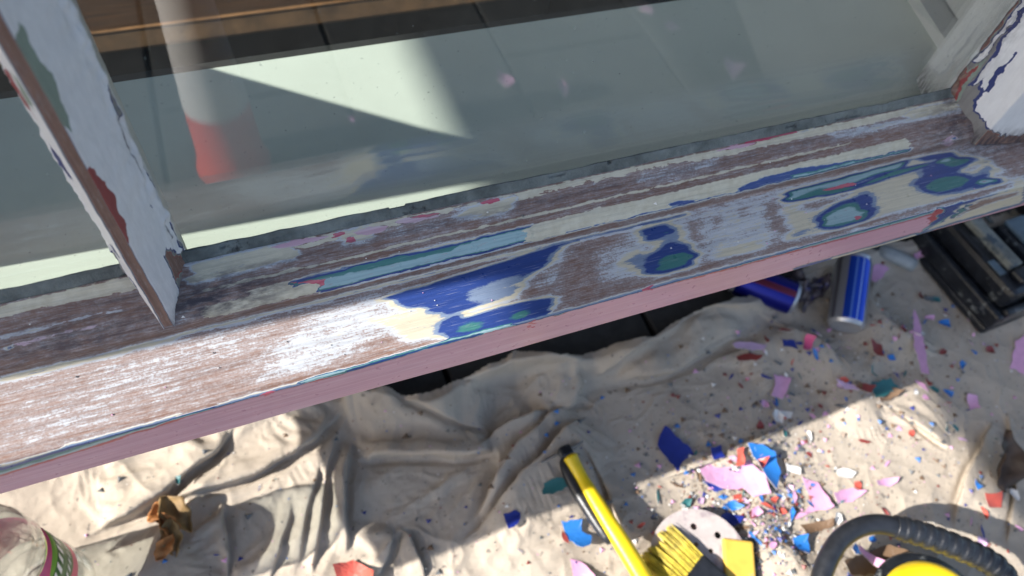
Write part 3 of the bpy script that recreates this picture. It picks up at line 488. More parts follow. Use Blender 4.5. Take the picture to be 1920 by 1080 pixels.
# canvas
t = NT('canvas')
base = t.ramp(t.noise((6, 6, 6), 6, .65), [(.3, (.43, .365, .295)), (.7, (.54, .47, .385))])
st = t.ramp(t.noise((22, 22, 22), 6, .7), [(.56, (0, 0, 0)), (.75, (1, 1, 1))])
base = t.mix(t.math('MULTIPLY', st, .5), base, (.27, .225, .185))
sp = t.ramp(t.noise((120, 120, 120), 3, .6), [(.66, (0, 0, 0)), (.70, (1, 1, 1))])
base = t.mix(t.math('MULTIPLY', sp, t.math('MULTIPLY', t.attr('speck'), .4)), base, (.07, .075, .09))
sp2 = t.ramp(t.noise((75, 75, 75), 2, .5), [(.71, (0, 0, 0)), (.73, (1, 1, 1))])
base = t.mix(t.math('MULTIPLY', sp2, .6), base, (.09, .08, .085))
wx = t.n('ShaderNodeTexWave', wave_type='BANDS', bands_direction='X'); t.l(t.coords((1, 1, 1), (0, 0, .3)), wx.inputs[0]); wx.inputs['Scale'].default_value = 260
wy = t.n('ShaderNodeTexWave', wave_type='BANDS', bands_direction='Y'); t.l(t.coords((1, 1, 1), (0, 0, .3)), wy.inputs[0]); wy.inputs['Scale'].default_value = 260
hh = t.math('ADD', t.math('MULTIPLY', t.math('ADD', wx.outputs['Fac'], wy.outputs['Fac']), .3), t.math('MULTIPLY', t.noise((90, 90, 90), 5, .65), 2.2))
t.bsdf(base, .88, normal=t.bump(hh, .5, .0018), spec=.15)
M_cloth = t.m
M_slab = simple('paving_stone', (.07, .07, .068), .85, .3, 30, bump=.4, bscale=240, spec=.2)
M_ground = simple('joint_sand', (.014, .013, .012), .95, .3, 30, bump=.4, spec=.1)
M_riser = simple('stall_riser_stone', (.30, .25, .21), .7, .4, 12, bump=.3, bscale=80)
M_render = simple('wall_render', (.42, .39, .34), .9, .15, 4, bump=.3, bscale=60)
M_board = simple('window_board_paint', (.65, .695, .63), .55, .06, 9)
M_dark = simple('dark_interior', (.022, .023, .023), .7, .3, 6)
M_whitepaint = simple('white_joinery', (.62, .62, .62), .45, .08, 20)
M_putty = simple('old_putty', (.15, .165, .155), .8, .5, 60, bump=.8, bscale=160, dirt=((.025, .025, .025), 48, .60))
t = NT('dark_oak')
c = t.ramp(t.noise((9, 160, 160), 6, .65), [(.3, (.010, .005, .0025)), (.7, (.045, .023, .011))])
t.bsdf(c, .38, normal=t.bump(t.noise((9, 200, 200), 4, .6), .2, .001)); M_oak = t.m; M_oakedge = simple('oak_highlight', (.20, .105, .045), .5, .5, 25); M_oakface = simple('oak_face', (.13, .075, .035), .5, .5, 30)
# pane: thin clear glass, Fresnel reflection over straight transmission, a little dust
def glass_mat(name, tint=(.95, .97, .953), dust=.035, r0=.042, gain=1.0):
    t = NT(name)
    g = t.n('ShaderNodeNewGeometry')
    dp = t.n('ShaderNodeVectorMath', operation='DOT_PRODUCT'); t.l(g.outputs['Normal'], dp.inputs[0]); t.l(g.outputs['Incoming'], dp.inputs[1])
    cs = t.math('ABSOLUTE', dp.outputs['Value']); om = t.math('SUBTRACT', 1.0, cs, clamp=True)
    f = t.math('ADD', r0, t.math('MULTIPLY', t.math('POWER', om, 5.0), 1 - r0))
    f = t.math('MULTIPLY', f, gain, clamp=True)
    tr = t.n('ShaderNodeBsdfTransparent'); tr.inputs[0].default_value = (*tint, 1)
    gl = t.n('ShaderNodeBsdfGlossy'); gl.inputs['Roughness'].default_value = 0.0
    mx = t.n('ShaderNodeMixShader'); t.l(f, mx.inputs[0]); t.l(tr.outputs[0], mx.inputs[1]); t.l(gl.outputs[0], mx.inputs[2])
    res = mx.outputs[0]
    if dust > 0:
        df = t.n('ShaderNodeBsdfDiffuse'); df.inputs[0].default_value = (.55, .56, .53, 1)
        film = t.math('MULTIPLY', t.ramp(t.noise((14, 14, 14), 5, .6), [(.3, (.2, .2, .2)), (.75, (1, 1, 1))]), dust)
        spk = t.ramp(t.noise((420, 420, 420), 2, .5), [(.735, (0, 0, 0)), (.75, (1, 1, 1))])
        dm = t.math('ADD', film, t.math('MULTIPLY', spk, .35), clamp=True)
        m2 = t.n('ShaderNodeMixShader'); t.l(dm, m2.inputs[0]); t.l(res, m2.inputs[1]); t.l(df.outputs[0], m2.inputs[2]); res = m2.outputs[0]
    t.l(res, t.out.inputs[0]); return t.m
M_glass = glass_mat('window_glass', dust=.022, r0=.05, gain=1.5)
M_pet = glass_mat('clear_plastic', tint=(.93, .95, .95), dust=0, r0=.06, gain=1.3)
FLK = {'blue': (.012, .025, .22), 'cyan': (.02, .16, .50), 'teal': (.025, .13, .14), 'red': (.22, .035, .03), 'coral': (.55, .10, .07), 'pink': (.68, .36, .56),
       'lilac': (.55, .38, .55), 'hotpink': (.70, .10, .24), 'white': (.75, .74, .72), 'brown': (.16, .10, .06), 'grey': (.12, .13, .14)}
M_flk = {k: simple('flake_' + k, v, .45, .12, 90, bump=.15, bscale=300, dirt=((.5, .45, .42), 60, .66)) for k, v in FLK.items()}
M_backs = simple('flake_backs', (.55, .50, .46), .8, .3, 120)
M_black = simple('black_plastic', (.014, .016, .021), .28, .5, 60, bump=.25, bscale=200, dirt=((.15, .16, .16), 38, .57))
M_blackrub = simple('black_rubber', (.017, .019, .024), .34, .35, 80, bump=.2, bscale=300, dirt=((.22, .22, .21), 70, .68))
M_yellow = simple('yellow_plastic', (.78, .56, .012), .38, .15, 40, bump=.15, bscale=250, dirt=((.30, .24, .12), 55, .62))
M_bristle = simple('bristle_yellow', (.52, .40, .03), .6, .5, 120)
M_wedge = simple('worn_yellow', (.78, .50, .08), .5, .15, 50, dirt=((.35, .3, .22), 50, .60))
M_tan = simple('dusty_grey_strip', (.20, .21, .19), .7, .5, 30, bump=.3, dirt=((.05, .07, .09), 26, .5))
M_bluegrey = simple('blue_grey_plastic', (.11, .16, .20), .5, .3, 40, dirt=((.3, .3, .28), 40, .6))
M_metal = simple('dull_aluminium', (.55, .56, .58), .35, .1, 60, metal=.9)
M_disc = simple('sanding_disc_paper', (.50, .44, .42), .9, .15, 60, bump=.3, bscale=600, dirt=((.33, .27, .28), 22, .52))
# ================================================================== SETTING: ground and paving
gr = mesh('ground', [(-60, -60, -.03), (60, -60, -.03), (60, 60, -.03), (-60, 60, -.03)], [(0, 1, 2, 3)], M_ground); tag(gr, kind='structure')
pav = box('pavement', -4.5, 5.5, -4.0, .80, -.029, -.012, M_ground); tag(pav, kind='structure')
SW, SL = .3165, .45
bm = bmesh.new(); bm_box(bm, -SW / 2 + .004, SW / 2 - .004, -SL / 2 + .004, SL / 2 - .004, -.02, 0, .003, 1)
slab_me = bpy.data.meshes.new('paving_slab'); bm.to_mesh(slab_me); bm.free(); slab_me.materials.append(M_slab)
rnd = random.Random(4)
for i in range(-5, 7):
    for j in range(-4, 3):
        x = -.15 + SW / 2 + i * SW; off = 0 if i % 2 == 0 else .21
        y = -.42 + SL / 2 + j * SL + off
        if y > .62: continue
        s = bpy.data.objects.new('paving_slab', slab_me); C.objects.link(s); s.parent = pav
        s.location = (x, y, rnd.uniform(-.0012, .0002) - .0012); s.rotation_euler = (rnd.uniform(-.004, .004), rnd.uniform(-.004, .004), rnd.uniform(-.004, .004))

# ================================================================== SHOPFRONT: a canted bay window over a dark stall riser
shop = empty('shopfront', (0, .45, 0))
tag(shop, 'bay window with half stripped, many layered painted sill and peeling white frame', 'shopfront')
def part(o): o.parent = shop; o.matrix_parent_inverse = Matrix.Translation((0, -.45, 0)); return o
PR = [(.2205, .4425), (.2205, .48), (.2752, .4850), (.2752, .4923), (.2835, .5023), (.2901, .5041), (.3065, .5139), (.3112, .5219)]
S = [0.0]
for a_, b_ in zip(PR, PR[1:]): S.append(S[-1] + math.hypot(b_[0] - a_[0], b_[1] - a_[1]))
def prof(s):
    return np.interp(s, S, [p[0] for p in PR]), np.interp(s, S, [p[1] for p in PR])
XD = np.concatenate([np.linspace(-.60, -.24, 30)[:-1], np.arange(-.24, .64, .0008), [.645, .66]])
def paint_field(X, Sg):
    """how much paint is left: 0 bare wood ... 1 top coat, plus masks of solid cream, white, pink and red remnants"""
    wob = fbm(X * 14, Sg * 420, 3.0, 4)
    x = X + .007 * wob + .003 * fbm(X * 60, Sg * 900, 8.0, 2)
    s = Sg + .0012 * fbm(X * 70, Sg * 200, 5.0, 3) + .0007 * fbm(X * 260, Sg * 500, 6.0, 2)
    f = np.where(Sg < .0372, .95, .05)
    f = f + np.where(Sg < .0372, .0, .035 * fbm(X * 8, Sg * 120, 11.0, 3))
    mk = {k: np.zeros(X.shape) for k in ('m_cream', 'm_white', 'm_pink', 'm_red')}
    for lv, wd, pts in PAINT:
        sharp = wd <= 1.3
        key = {.28: 'm_cream', .25: 'm_cream', .16: 'm_white', .95: 'm_pink', .835: 'm_red'}.get(round(lv, 3)) if sharp else None
        if not sharp and lv < .45: wd *= 1.7
        wd = wd * .001; px = [p[0] for p in pts]; ps = [p[1] for p in pts]
        rows = np.where((X[:, 0] > min(px) - .03) & (X[:, 0] < max(px) + .03))[0]
        cols = np.where((Sg[0] > min(ps) - .012) & (Sg[0] < max(ps) + .012))[0]
        if len(rows) == 0 or len(cols) == 0: continue
        sl = (slice(rows[0], rows[-1] + 1), slice(cols[0], cols[-1] + 1))
        d = poly_sd(x[sl], s[sl], pts)
        a = np.clip(.5 + d / (2 * wd), 0, 1); a = a * a * (3 - 2 * a)
        if key:
            mk[key][sl] = np.maximum(mk[key][sl], a)
            for k in mk:
                if k != key: mk[k][sl] *= 1 - a
        else:
            f[sl] = f[sl] * (1 - a) + lv * a
            for k in mk: mk[k][sl] *= 1 - a
    def blur(A, k, ax): 
        A = np.moveaxis(A, ax, 0); c = np.cumsum(np.concatenate([np.repeat(A[:1], k + 1, 0), A, np.repeat(A[-1:], k, 0)], 0), 0); return np.moveaxis((c[2 * k + 1:] - c[:-(2 * k + 1)]) / (2 * k + 1), 0, ax)
    if Sg.max() < .095:                                                    # the flat of the sill was sanded along the grain: feathered edges
        top = Sg > .0405; g_ = f
        for _ in range(2): g_ = blur(g_, 5, 0)
        g_ = blur(g_, 1, 1); f = np.where(top, g_, f)
    return f, mk
def dirt_field(X, Sg):
    d = np.zeros(X.shape)
    for x0, s0, rx, rs, v in [(-.05, .112, .055, .016, 1.0), (-.13, .108, .06, .016, .75), (.575, .115, .04, .03, .8), (.60, .085, .05, .02, .55), (.12, .127, .2, .004, .55), (.30, .127, .25, .004, .5),
                              (-.05, .126, .10, .004, .7), (.585, .135, .03, .02, .9), (.0, .0955, .3, .003, .35), (.55, .1, .12, .006, .3)]:
        d = np.maximum(d, v * np.exp(-((X - x0) / rx) ** 2 - ((Sg - s0) / rs) ** 2))
    return d
def extrude_strip(name, s0, s1, back, ds=.0008, soft=3, lift=0.0):
    ss = np.arange(s0, s1 + ds * .5, ds)
    y, z = prof(ss)
    k = np.ones(soft * 2 + 1) / (soft * 2 + 1)
    yp = np.concatenate([np.full(soft, y[0]), y, np.full(soft, y[-1])]); zp = np.concatenate([np.full(soft, z[0]), z, np.full(soft, z[-1])])
    y = np.convolve(yp, k, 'valid'); z = np.convolve(zp, k, 'valid')
    X, Sg = np.meshgrid(XD, ss, indexing='ij')
    P = np.zeros(X.shape + (3,)); P[..., 0] = X; P[..., 1] = y; P[..., 2] = z
    P[..., 1] += .0006 * fbm(X * 9, Sg * 30, 2.0, 3); P[..., 2] += .0007 * fbm(X * 11, Sg * 40, 7.0, 3)
    lv, mk = paint_field(X, Sg); dr = dirt_field(X, Sg)
    nb = len(back); B = np.zeros((len(XD), nb, 3)); B[..., 0] = XD[:, None]
    for i, (by, bz) in enumerate(back): B[:, i, 1] = by; B[:, i, 2] = bz
    P = np.concatenate([P, B], 1); z0 = np.zeros((len(XD), nb)); wn = np.clip((.20 - X) / .25, 0, 1) * (Sg < .0375)
    o = grid_mesh(name, P, M_sill, None, True, {k: np.concatenate([v, z0 + (.16 if k == 'lvl' else 0)], 1) for k, v in dict(lvl=lv, dirt=dr, worn=wn, **mk).items()}, close_v=True)
    return part(o)
sill = extrude_strip('window_sill', 0, S[2], [(.300, .4848), (.300, .4425)])
rail = extrude_strip('bottom_rail', S[2] - .002, S[6], [(.3105, .5130), (.3105, .4852), (.2770, .4852)])
# putty bed between rail and glass, broken and uneven
n = len(XD)
pv = np.zeros((n, 8, 3)); tt = np.linspace(0, 1, 8)
for k, u in enumerate(tt):
    pv[:, k, 0] = XD; pv[:, k, 1] = .3066 + u * .0050 + .0009 * fbm(XD * 60, np.full(n, k * 3.1), 2, 3)
    pv[:, k, 2] = .5132 + u * .0070 + .0012 * fbm(XD * 45, np.full(n, k * 2.3), 9, 3) - .003 * (fbm(XD * 30, np.full(n, k * .4), 4, 2) > .42)
pb = np.zeros((n, 2, 3)); pb[..., 0] = XD[:, None]; pb[:, 0] += (0, .3116, .5185); pb[:, 1] += (0, .3116, .511)
part(grid_mesh('putty', np.concatenate([pv, pb], 1), M_putty, None, True, close_v=True))

# ---- posts with peeling paint (mullion, corner post): outline in plan, dense low down
def post(name, outline, zlist, lvl_fn, dirt_fn, rough_edge=0.0, ds=.0011, mat=None):
    P2 = []; edge = []
    n = len(outline); cum = 0
    for i in range(n):
        a = np.array(outline[i]); b = np.array(outline[(i + 1) % n]); L = np.linalg.norm(b - a); k = max(2, int(L / ds))
        for j in range(k): P2.append(a + (b - a) * j / k); edge.append((i, j / k))
    P2 = np.array(P2); Z = np.array(zlist)
    P = np.zeros((len(Z), len(P2), 3)); P[..., 0] = P2[:, 0]; P[..., 1] = P2[:, 1]; P[..., 2] = Z[:, None]
    ei = np.array([e[0] for e in edge]); eu = np.array([e[1] for e in edge])
    EI = np.broadcast_to(ei, P.shape[:2]); EU = np.broadcast_to(eu, P.shape[:2])
    PMASK.clear(); lv = lvl_fn(EI, EU, P[..., 2], P); dr = dirt_fn(EI, EU, P[..., 2])
    P[..., 0] += .0005 * fbm(P[..., 2] * 90, P[..., 1] * 120, 3, 3) + rough_edge * fbm(P[..., 2] * 160, P[..., 1] * 300, 5, 3) * np.exp(-((P[..., 1] - .311) / .007) ** 2)
    P[..., 1] -= .0007 * (lv > .62) * (EI < 4)
    return part(grid_mesh(name, P, mat or M_post, None, True, {'lvl': lv, 'dirt': dr, **PMASK}, close_v=True))
PMASK = {}
def paint_polys(f, U, Z, polys, face):
    u = U + .09 * fbm(Z * 110, U * 7, 2.2, 4); z = Z + .007 * fbm(Z * 60, U * 14, 6.2, 4)
    for lv, wd, pts in polys:
        d = poly_sd(u * .035, z, [(p[0] * .035, p[1]) for p in pts]); a = np.clip(.5 + d / (2 * wd), 0, 1)
        if lv in (.30, .20): key = 'm_red' if lv == .20 else 'm_cream'; PMASK[key] = np.maximum(PMASK.get(key, np.zeros(f.shape)), a * face)
        else: f = f * (1 - a) + lv * a
    return f
ZM = np.concatenate([np.arange(.486, .76, .0012), np.linspace(.77, 1.86, 40)])
def mull_lvl(EI, U, Z, P):
    f = np.full(EI.shape, .84) + .05 * fbm(Z * 30, U * 4, 1.0, 3)
    L = paint_polys(f, U, Z, [(.57, .0012, [(.30, .505), (.55, .512), (.5, .525), (.3, .52)]), (.57, .0012, [(.35, .545), (.7, .552), (.7, .566), (.4, .558)]),
                              (.57, .0012, [(.1, .60), (.5, .61), (.45, .63), (.1, .625)]), (.20, .0015, [(.1, .65), (.5, .655), (.4, .675), (.05, .67)]), (.30, .0015, [(.5, .665), (.9, .67), (.9, .69), (.6, .68)]), (.42, .002, [(.0, .50), (.25, .50), (.2, .54), (0, .54)])], EI == 0)
    N = np.where((U > .06) & (U < .96), .04, .75)
    Rr = paint_polys(f, U, Z, [(.05, .0015, [(.10, .47), (1.2, .47), (1.2, .520), (.86, .520), (.62, .540), (.50, .536), (.50, .506), (.24, .496), (.05, .497)]), (.42, .0015, [(.3, .47), (.95, .47), (.9, .505), (.55, .515), (.4, .497)]), (.20, .0012, [(-.1, .578), (.09, .585), (.16, .610), (.10, .636), (-.1, .63)]), (.30, .0012, [(-.1, .655), (.12, .662), (.22, .69), (.12, .715), (-.1, .70)]),
                               (.42, .0008, [(.72, .573), (.76, .573), (.76, .577), (.72, .577)]), (.42, .001, [(.92, .5), (1.1, .5), (1.1, .56), (.95, .55)]), (.42, .0008, [(.93, .58), (1.1, .58), (1.1, .60), (.95, .60)]), (.42, .001, [(.9, .63), (1.1, .63), (1.1, .66), (.95, .65)])], EI == 2)
    return np.where(EI == 0, L, np.where(EI == 1, N, np.where(EI == 2, Rr, .8)))
def mull_dirt(EI, U, Z):
    crack = np.exp(-((Z - .49) / .012) ** 2) * .8
    c2 = (np.abs(U - .86 - .03 * fbm(Z * 80, U * 0, 4, 3)) < .012) * (EI == 2) * (fbm(Z * 40, U * 0 + 2, 6, 2) > -.05) * .9
    return np.maximum(np.where(EI == 1, .1, crack), c2) + .10
part_m = post('mullion', [(-.0975, .3125), (-.0830, .2762), (-.0765, .2762), (-.0600, .3125), (-.064, .345), (-.093, .345)], ZM, mull_lvl, mull_dirt, rough_edge=.0022)
def jamb_lvl(EI, U, Z, P):
    f = np.full(EI.shape, .84) + .05 * fbm(Z * 30, U * 4, 9.0, 3)
    A = paint_polys(f, U, Z, [(.42, .002, [(-.1, .47), (1.2, .47), (1.2, .500), (.62, .512), (.36, .535), (.20, .58), (.15, .65), (.13, .75), (-.1, .9)]), (.07, .003, [(-.1, .47), (.30, .47), (.14, .53), (.08, .60), (.09, .75), (-.1, .9)]), (.57, .0015, [(.46, .525), (.56, .53), (.50, .57), (.36, .59)]), (.57, .0015, [(.40, .61), (.62, .60), (.60, .70), (.46, .72)]), (.75, .001, [(.02, .54), (.14, .56), (.1, .72), (.02, .7)]), (.7, .001, [(.22, .53), (.32, .54), (.3, .56), (.22, .55)]), (.75, .001, [(.3, .57), (.45, .56), (.4, .6), (.3, .61)])], EI == 0)
    B = paint_polys(f, U, Z, [(.06, .0012, [(-.1, .47), (1.1, .47), (1.1, .496), (.8, .492), (.6, .499), (.3, .493), (.12, .503), (-.1, .510)]), (.57, .0015, [(-.05, .56), (.12, .58), (.2, .64), (.05, .63)]), (.30, .001, [(.1, .575), (.16, .58), (.15, .59), (.1, .588)]), (.57, .002, [(.25, .64), (.4, .68), (.35, .75), (.2, .70)])], EI == 1)
    return np.where(EI == 0, A, np.where(EI == 1, B, .82))
def jamb_dirt(EI, U, Z): return np.maximum(np.exp(-((Z - .487) / .014) ** 2) * .9, .5 * (EI == 0) * np.exp(-(U / .3) ** 2)) + .06
ZJ = np.concatenate([np.arange(.486, .80, .0013), np.linspace(.81, 1.86, 40)])
post('corner_post', [(.5755, .3125), (.5960, .2700), (.6700, .2560), (.72, .31), (.70, .36), (.60, .36)], ZJ, jamb_lvl, jamb_dirt, rough_edge=.003)
# left corner post of the bay (out of the picture), head, roof
prism('corner_post', [(-.615, .289), (-.588, .289), (-.575, .3125), (-.60, .345), (-.64, .345), (-.645, .325)], .486, 1.86, M_whitepaint); part(C.objects[-1])
def pane(p, q, z0, z1):
    p = Vector(p); q = Vector(q); d = (q - p).normalized(); nn = Vector((-d.y, d.x)) * .004
    o = prism('glass_pane', [tuple(p), tuple(q), tuple(q + nn), tuple(p + nn)], z0, z1, M_glass); return part(o)
pane((-.58, .3118), (-.0935, .3118), .514, 1.855)
pane((-.0635, .3118), (.580, .3118), .514, 1.855)
pane((-.6325, .335), (-.790, .755), .52, 1.855)
pane((.705, .345), (.840, .755), .52, 1.855)
# canted side sills, rails, risers
def cant(sgn, x0, x1):
    part(prism('side_sill', [(x0, .2225), (x0 + sgn * .142, .76), (x0 + sgn * .03, .76), (x0 - sgn * .08, .2245)] if sgn > 0 else [(x0, .2225), (x0 - .142, .76), (x0 - .03, .76), (x0 + .08, .2245)], .4425, .4845 - .002, M_whitepaint))
part(prism('side_sill', [(-.601, .2215), (-.735, .76), (-.66, .76), (-.601, .34)], .4425, .482, M_whitepaint))
part(prism('side_rail', [(-.648, .33), (-.808, .76), (-.77, .76), (-.612, .33)], .484, .522, M_whitepaint))
part(prism('side_sill', [(.661, .2215), (.661, .34), (.78, .76), (.86, .76)], .4425, .482, M_whitepaint))
part(prism('side_rail', [(.69, .35), (.72, .35), (.86, .76), (.82, .76)], .484, .522, M_whitepaint))
head = part(prism('head_rail', [(-.66, .27), (.72, .27), (.87, .76), (-.82, .76)], 1.86, 2.0, M_whitepaint))
part(prism('bay_roof', [(-.69, .23), (.75, .23), (.91, .76), (-.86, .76)], 2.002, 2.05, M_whitepaint))
ris = part(prism('stall_riser', [(-.52, .452), (.58, .452), (.66, .80), (.60, .80), (.54, .50), (-.48, .50), (-.54, .80), (-.60, .80)], -.012, .440, M_riser))
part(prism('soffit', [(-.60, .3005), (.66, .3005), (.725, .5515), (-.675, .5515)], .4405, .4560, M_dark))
board = part(prism('window_board', [(-.62, .345), (.69, .345), (.745, .542), (-.69, .542)], .457, .470, M_board))
box('wall', -3.2, -.80, .762, .90, -.01, 4.2, M_render); part(C.objects[-1])
box('wall', .86, 4.0, .762, .90, -.01, 4.2, M_render); part(C.objects[-1])
box('wall', -.799, .859, .764, .90, 2.052, 4.2, M_render); part(C.objects[-1])
# interior of the shop
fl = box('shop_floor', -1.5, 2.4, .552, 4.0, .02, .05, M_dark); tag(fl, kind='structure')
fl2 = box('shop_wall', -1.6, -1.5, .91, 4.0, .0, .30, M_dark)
for a_ in ((.91, .96, .301, 2.6), (3.2, 4.0, .301, 2.6), (.961, 3.199, 2.2, 2.6)): tag(box('shop_wall', -1.6, -1.5, a_[0], a_[1], a_[2], a_[3], M_dark), kind='structure')  # opening left in this unseen wall, added to let sun onto the platform
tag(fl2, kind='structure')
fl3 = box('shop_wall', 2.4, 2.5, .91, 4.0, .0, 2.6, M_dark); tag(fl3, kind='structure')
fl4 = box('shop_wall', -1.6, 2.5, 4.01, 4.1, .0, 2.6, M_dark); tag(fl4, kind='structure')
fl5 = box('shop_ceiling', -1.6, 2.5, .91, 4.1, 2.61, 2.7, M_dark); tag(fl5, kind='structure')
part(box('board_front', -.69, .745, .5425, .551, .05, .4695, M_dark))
plat = empty('wooden_platform', (-.2, 1.3, .05)); tag(plat, 'dark oak platform with a pale highlight painted along its edge inside the shop window', 'platform')
def pp(o): o.parent = plat; o.matrix_parent_inverse = Matrix.Translation((.2, -1.3, -.05)); return o
V = [(x, y, z) for x in (-1.2, .62) for y, z in ((1.0, .160), (1.0, .163), (1.012, .185), (1.075, .185), (1.075, .160))]
pp(mesh('front_plank', V, [(0, 1, 6, 5), (1, 2, 7, 6), (2, 3, 8, 7), (3, 4, 9, 8), (4, 0, 5, 9), (4, 3, 2, 1, 0), (5, 6, 7, 8, 9)], M_oakface)); pp(box('edge_highlight', -1.2, .62, 1.0105, 1.0165, .1835, .1872, M_oakedge, bev=.001))  # the paler strip paints in sunlight catching the front edge
for k in range(6): pp(box('plank', -1.2, .62, 1.0165 + .0615 * (k > 0) + max(k - 1, 0) * .125, 1.0770 + k * .125 - (.0 if k else .0015), .1852 if k == 0 else .167, .1862 if k == 0 else .1845, M_oak, bev=.0004))
pp(box('plinth', -1.15, .58, 1.08, 1.80, .05, .1665, M_dark))
dp_ = prism('shadow_panel', [(.0, .0), (1, 0), (1, 1), (0, 1)], 0, 1, M_whitepaint); bpy.data.objects.remove(dp_)
V = [(x, y, z) for x in (-.356, -.350) for y, z in ((.378, .4705), (.600, .4705), (.600, .650), (.378, .868))]  # unseen panel added to cast the slanting shadow on the window board
dp_ = mesh('shadow_panel', V, [(3, 2, 1, 0), (4, 5, 6, 7), (0, 1, 5, 4), (1, 2, 6, 5), (2, 3, 7, 6), (3, 0, 4, 7)], M_whitepaint)
tag(dp_, 'white panel with a slanting top, added out of view to shade the window board', 'shadow panel')
# unseen board added up the street so its shadow edge ends on the sill
sg = empty('shadow_board', (-2.2, .762, 2.1)); tag(sg, 'plain dark board on an iron bracket, added out of view to shade the sill', 'sign')
def sp_(o): o.parent = sg; o.matrix_parent_inverse = Matrix.Translation((2.2, -.762, -2.1)); return o
sp_(box('board', -2.225, -2.19, -.75, .72, 2.098, 3.45, M_riser, bev=.004))
sp_(box('bracket', -2.22, -2.195, .721, .80, 2.3, 2.34, M_black)); sp_(box('bracket', -2.22, -2.195, .721, .80, 3.2, 3.24, M_black))

# ================================================================== DROP CLOTH
EX = [p[0] for p in CLOTH_EDGE]; EY = [p[1] for p in CLOTH_EDGE]
def cloth_edge(x):
    e = np.interp(x, EX, EY); e = np.minimum(e, .447)
    return e + .006 * fbm(x * 25, x * 0, 3, 3) * (e < .44)
def cloth_front(x): return np.interp(x, [-.9, .96, 1.08, 1.6], [-.22, -.20, -.62, -.66]) + .02 * fbm(x * 5, x * 0 + 9, 3, 3)
def ridged(x, y, s): return 1 - np.abs(2 * vnoise(x, y, s) - 1)
def cloth_h(x, y, shift=False):
    x = np.asarray(x, float); y = np.asarray(y, float)
    wx_ = x + .010 * fbm(x * 9, y * 9, 21, 3) + .0025 * fbm(x * 40, y * 40, 23, 2); wy_ = y + .010 * fbm(x * 9, y * 9, 31, 3) + .0025 * fbm(x * 40, y * 40, 33, 2)
    busy = np.clip((.42 - x) / .12, .30, 1)
    h = .008 + .010 * fbm(x * 4, y * 4, 1, 2) + .0010 * fbm(x * 45, y * 45, 3, 3)
    u = wx_ * .83 + wy_ * .55; v = wy_ * .83 - wx_ * .55
    h = h + busy * (.0045 * ridged(u * 5.5 + .4 * fbm(x * 6, y * 6, 51, 2), v * 9, 61) ** 2.2 + .0018 * ridged(u * 17, v * 11, 71) ** 2.5) + .0010 * ridged(v * 34, u * 20, 81) ** 3
    best = np.zeros_like(h); dip = np.zeros_like(h); DX = np.zeros_like(h); DY = np.zeros_like(h)
    for amp, w1, w2, pts in FOLDS:
        q = np.array(pts)
        if len(q) > 2: q = spline(q, len(q) * 3)
        d2 = np.full(h.shape, 9.0); sd_ = np.zeros(h.shape); tpar = np.zeros(h.shape); NX = np.zeros(h.shape); NY = np.zeros(h.shape); n = len(q)
        for i in range(n - 1):
            ax, ay = q[i]; bx, by = q[i + 1]; ex = bx - ax; ey = by - ay; L = ex * ex + ey * ey
            t_ = np.clip(((wx_ - ax) * ex + (wy_ - ay) * ey) / L, 0, 1)
            dx = wx_ - ax - ex * t_; dy = wy_ - ay - ey * t_; dd = dx * dx + dy * dy
            mk = dd < d2; d2 = np.where(mk, dd, d2); sd_ = np.where(mk, np.sign(ex * dy - ey * dx), sd_); tpar = np.where(mk, (i + t_) / (n - 1), tpar)
            if shift: NX = np.where(mk, ey / L ** .5, NX); NY = np.where(mk, -ex / L ** .5, NY)
        d = np.sqrt(d2); env = np.clip(np.minimum(tpar, 1 - tpar) * 3.2, 0, 1); env = env * env * (3 - 2 * env) * (.85 + .3 * vnoise(tpar * 6, tpar * 0 + amp * 900, 3))
        W = max(w2 * 2.9, .07); w1 = max(.0042, w1 * .42)
        soft = np.clip(1 - d / W, 0, 1) ** 1.6; shp = np.clip(1 - d / w1, 0, 1)
        A = amp * (.68 if w2 > .03 else .55)
        r_ = np.where(sd_ > 0, soft, shp) * A * env
        best = np.maximum(best, r_) + .10 * np.minimum(best, r_)
        dip = np.maximum(dip, np.where(sd_ > 0, 0, np.exp(-((d - 1.8 * w1) / .006) ** 2)) * .0045 * env)
        if shift:
            k = np.where(sd_ > 0, np.exp(-(d / .022) ** 2), np.clip(1 - d / w1, 0, 1)) * (.011 if w2 > .03 else .006) * env
            DX += NX * k; DY += NY * k
    h = h + best - dip
    e = cloth_edge(x); de = np.clip((e - y) / .06, 0, 1)
    h = h + .036 * (1 - de) ** 1.6 * (e < .44) - .012 * np.clip(1 - (e - y) / .012, 0, 1)
    h = np.maximum(h, .002)
    return (h, DX, DY) if shift else h
